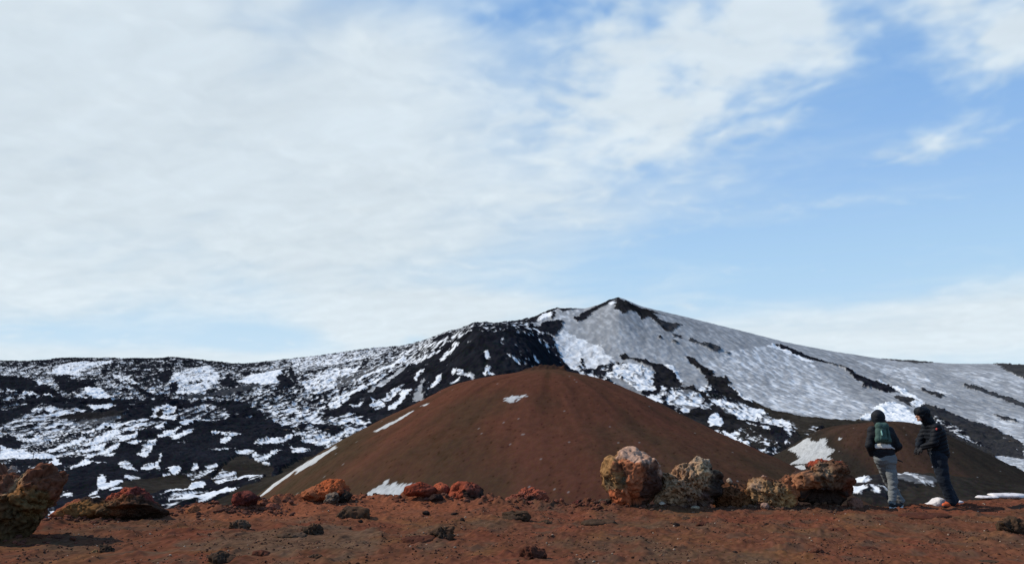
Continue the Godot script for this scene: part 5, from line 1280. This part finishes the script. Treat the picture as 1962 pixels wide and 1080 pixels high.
	put_stone("rock", "wedge-shaped red rock with striped left side, alone before the cone", "rock", 0.26, -14.92, 0.04, stone_mesh(Vector3(0, 0.14, 0), [[0.12, 0.18, 0, 0.30, 0.15, 0.28], [-0.20, 0.10, 0.02, 0.30, 0.13, 0.26], [0.30, 0.20, 0, 0.16, 0.09, 0.2]], [[-0.42, 0.9, 0, 0.17], [0.3, -0.8, 0.5, 0.15]], [[0.1, 0.3, 0, 0.3, Color(0.215, 0.066, 0.040)], [-0.2, 0.18, 0.1, 0.3, Color(0.17, 0.062, 0.042)], [0.1, 0.12, 0.2, 0.16, Color(0.06, 0.040, 0.032)], [0.35, 0.22, 0.1, 0.15, Color(0.26, 0.095, 0.060)]], 34, 0.07, 0.045, 0.16, 631, 0.7))
	put_stone("rock", "thin black clinker streak right of the wedge-shaped red rock", "rock", 0.80, -14.72, 0.03, small_stone(0.46, 0.11, 0.3, [[0, 0, 0, 1, Color(0.032, 0.022, 0.020)]], 641, 20))
	put_stone("rock", "dark red clinker lump halfway between red wedge and orange boulder", "rock", 1.22, -14.66, 0.03, small_stone(0.46, 0.20, 0.34, [[-0.1, 0.1, 0.1, 0.3, Color(0.080, 0.026, 0.022)], [0.15, 0.1, 0.1, 0.25, DARK]], 642, 24, 0.06, 0.04))
	put_stone("rock", "jagged dark clinker rock touching the left side of the orange boulder", "rock", 1.62, -14.45, 0.04, small_stone(0.58, 0.28, 0.40, [[-0.1, 0.2, 0.1, 0.3, Color(0.055, 0.043, 0.034)], [0.1, 0.08, 0.2, 0.25, DARK], [-0.25, 0.05, 0.1, 0.2, Color(0.13, 0.036, 0.026)]], 643, 28, 0.08, 0.05))
	stamp("boulders")

	# lumps of scoria and loose stones on the terrace: x, z, width, height, tone, label
	var lump_tones := [[Color(0.046, 0.033, 0.024), Color(0.085, 0.050, 0.031)], [Color(0.062, 0.043, 0.030), Color(0.095, 0.066, 0.046)], [Color(0.062, 0.028, 0.020), Color(0.10, 0.043, 0.027)], [Color(0.048, 0.034, 0.024), Color(0.072, 0.046, 0.030)], [Color(0.24, 0.15, 0.07), Color(0.2, 0.12, 0.06)]]
	var lumps := [
		[-2.59, -13.01, 0.64, 0.21, 0, "long black scoria lump in front of the near-black block"],
		[-2.74, -11.10, 0.30, 0.17, 0, "dark scoria lump at the right end of a pale stony patch"],
		[-2.97, -10.91, 0.39, 0.10, 1, "brown rubble lump just left of a dark scoria lump"],
		[-3.96, -11.60, 0.26, 0.18, 1, "brown scoria lump in front of the low maroon rock"],
		[-0.91, -10.55, 0.31, 0.18, 0, "black jagged lump in the middle of the near ground"],
		[-1.23, -10.46, 0.48, 0.12, 2, "low brown crumbly lump left of the black jagged lump"],
		[0.06, -12.75, 0.53, 0.18, 3, "dark brown hummock in front of the wedge-shaped red rock"],
		[0.51, -12.38, 0.31, 0.08, 3, "small brown hummock right of the dark brown hummock"],
		[1.35, -12.32, 0.56, 0.10, 3, "flat dark hummock in front of the dark clinker lump"],
		[1.62, -12.09, 0.27, 0.07, 3, "small flat hummock at the right end of the flat dark hummock"],
		[0.25, -9.33, 0.38, 0.18, 2, "dark red crumbly lump at the bottom centre of the picture"],
		[-4.99, -9.90, 0.18, 0.12, 0, "small black stone right of the boulder at the left edge"],
		[-5.15, -9.90, 0.09, 0.08, 4, "little ochre stone touching a small black stone"],
		[-3.25, -9.01, 0.35, 0.15, 0, "dark lump at the bottom edge, left of centre"],
		[-2.29, -9.33, 0.16, 0.07, 0, "small dark lump near the bottom, right of the bottom-edge lump"],
		[-2.94, -9.47, 0.25, 0.09, 2, "reddish crumbly lump just above the dark bottom-edge lump"],
		[2.79, -12.75, 0.22, 0.08, 0, "small dark lump in front of the grey pitted boulder"],
		[2.88, -12.03, 0.24, 0.09, 2, "small red-brown lump below the grey pitted boulder"],
		[6.76, -13.01, 0.93, 0.13, 2, "wide low dark red lump in front of the two people"],
		[5.88, -12.75, 0.22, 0.07, 2, "small red-brown lump left of the wide low dark red lump"],
		[4.69, -11.60, 0.30, 0.10, 2, "crumbly red-brown lump in front of the red-topped boulder"],
		[7.05, -11.29, 0.41, 0.25, 3, "dark brown clod at the right edge of the picture"],
		[4.44, -9.98, 0.22, 0.06, 2, "flat red-brown lump in the near ground right of centre"],
		[3.67, -9.68, 0.19, 0.08, 2, "rusty lump in the near ground below the ochre rock"],
		[5.41, -9.14, 0.26, 0.06, 0, "flat dark lump at the lower right corner"],
		[0.78, -10.82, 0.18, 0.05, 2, "flat brown lump above the dark red bottom lump"],
		[-5.49, -10.22, 0.16, 0.04, 0, "flat dark stone in the shadow end of the left boulder"],
		[-6.11, -10.26, 0.31, 0.05, 2, "flat brown slab lying before the boulder at the left edge"],
	]
	for k in lumps.size():
		var l: Array = lumps[k]
		var tn: Array = lump_tones[l[4]]
		put_stone("scoria_lump", l[5], "lump", l[0], l[1] - 0.05, 0.04, small_stone(l[2] * 1.2, l[3] * 0.95, l[2] * 0.8, [[-0.1 * l[2], l[3] * 0.5, 0, l[2] * 0.6, tn[0]], [0.3 * l[2], l[3], 0.2 * l[2], l[2] * 0.4, tn[1]]], 700 + k * 7, 18 if l[2] > 0.25 else 12, l[3] * 0.40, l[3] * 0.22), 0.0, "scoria lumps strewn on the terrace")
	for p in [[-1.45, -13.49, 0.14, 0.10, "small black stone in front of the flat black stone on the rim"], [-0.78, -12.63, 0.10, 0.08, "small black stone in front of the red rock with dark broken end"], [-0.97, -13.49, 0.11, 0.07, "small black stone close below the red rock with dark broken end"], [2.48, -12.15, 0.11, 0.06, "small black stone in front of the gap between orange and grey boulders"], [-2.36, -12.50, 0.08, 0.06, "small black stone right of the long black scoria lump"], [-2.38, -11.81, 0.06, 0.05, "tiny black stone below the long black scoria lump"], [3.73, -11.76, 0.07, 0.06, "small black stone alone before the reddish-brown block and ochre rock"], [2.73, -9.87, 0.08, 0.04, "tiny black stone near the bottom edge right of centre"]]:
		put_stone("stone", p[4], "stone", p[0], p[1], 0.015, small_stone(p[2] * 1.2, p[3] * 0.85, p[2], [[0, 0, 0, 1, Color(0.024, 0.019, 0.017)]], int(p[0] * 100 + 3000), 10), 0.0, "small loose black stones")
	# snow left on the rim
	var snow_stuff := matte(0.8, 0.3)
	var SN := Color(0.52, 0.54, 0.55)
	for p in [[8.50, -15.20, 0.20, 0.07, 0.2, "small white snow lump right of the navy trousers"], [10.05, -16.15, 1.10, 0.10, 0.55, "long strip of old snow on the rim at the right edge"], [9.55, -16.05, 0.50, 0.06, 0.3, "thin tongue of snow left of the long snow strip"]]:
		var o2 := put_stone("snow_patch", p[5], "snow", p[0], p[1], 0.0, small_stone(p[2], p[3], p[4], [[0, 0, 0, 3, SN]], int(p[0] * 10) + 900, 20, p[3] * 0.12, p[3] * 0.03), 0.0, "snow left on the rim", (0.0 if p[2] > 0.45 else -0.02))
		o2.material_override = snow_stuff
	put_stone("snow_patch", "white wedge of snow beside the orange shoes", "snow", 7.92, -14.95, 0.0, stone_mesh(Vector3(0, 0.06, 0), [[0.05, 0.05, 0, 0.17, 0.10, 0.14], [-0.08, 0.01, 0, 0.18, 0.05, 0.12]], [[-0.52, 0.85, 0.1, 0.05]], [[0, 0, 0, 3, SN]], 20, 0.02, 0.004, 0.2, 951, 0.1), 0.0, "snow left on the rim", -0.02).material_override = snow_stuff
	gravel()
	stamp("loose stones")

	woman(7.02, -14.50)
	man(8.10, -14.72)
	stamp("people")

	# thin poles of a line crossing the lava field
	var wood := plain(Color(0.035, 0.032, 0.030), 0.9)
	for p in POLES:
		var t := thing("utility_pole", p[4], "pole", Vector3(p[0], land_at(p[0], p[1]) - 0.3, p[1]), 0.4, "thin poles on the lava field")
		var cm := CylinderMesh.new()
		cm.top_radius = 0.14
		cm.bottom_radius = 0.2
		cm.height = p[2] + 0.3
		cm.radial_segments = 8
		piece("post", cm, wood, t).position.y = cm.height / 2
		var bm := BoxMesh.new()
		bm.size = Vector3(2.4 if p[3] else 1.4, 0.2, 0.2)
		piece("crossarm", bm, wood, t).position = Vector3(0, cm.height - 0.7, 0.12)
	stamp("done")
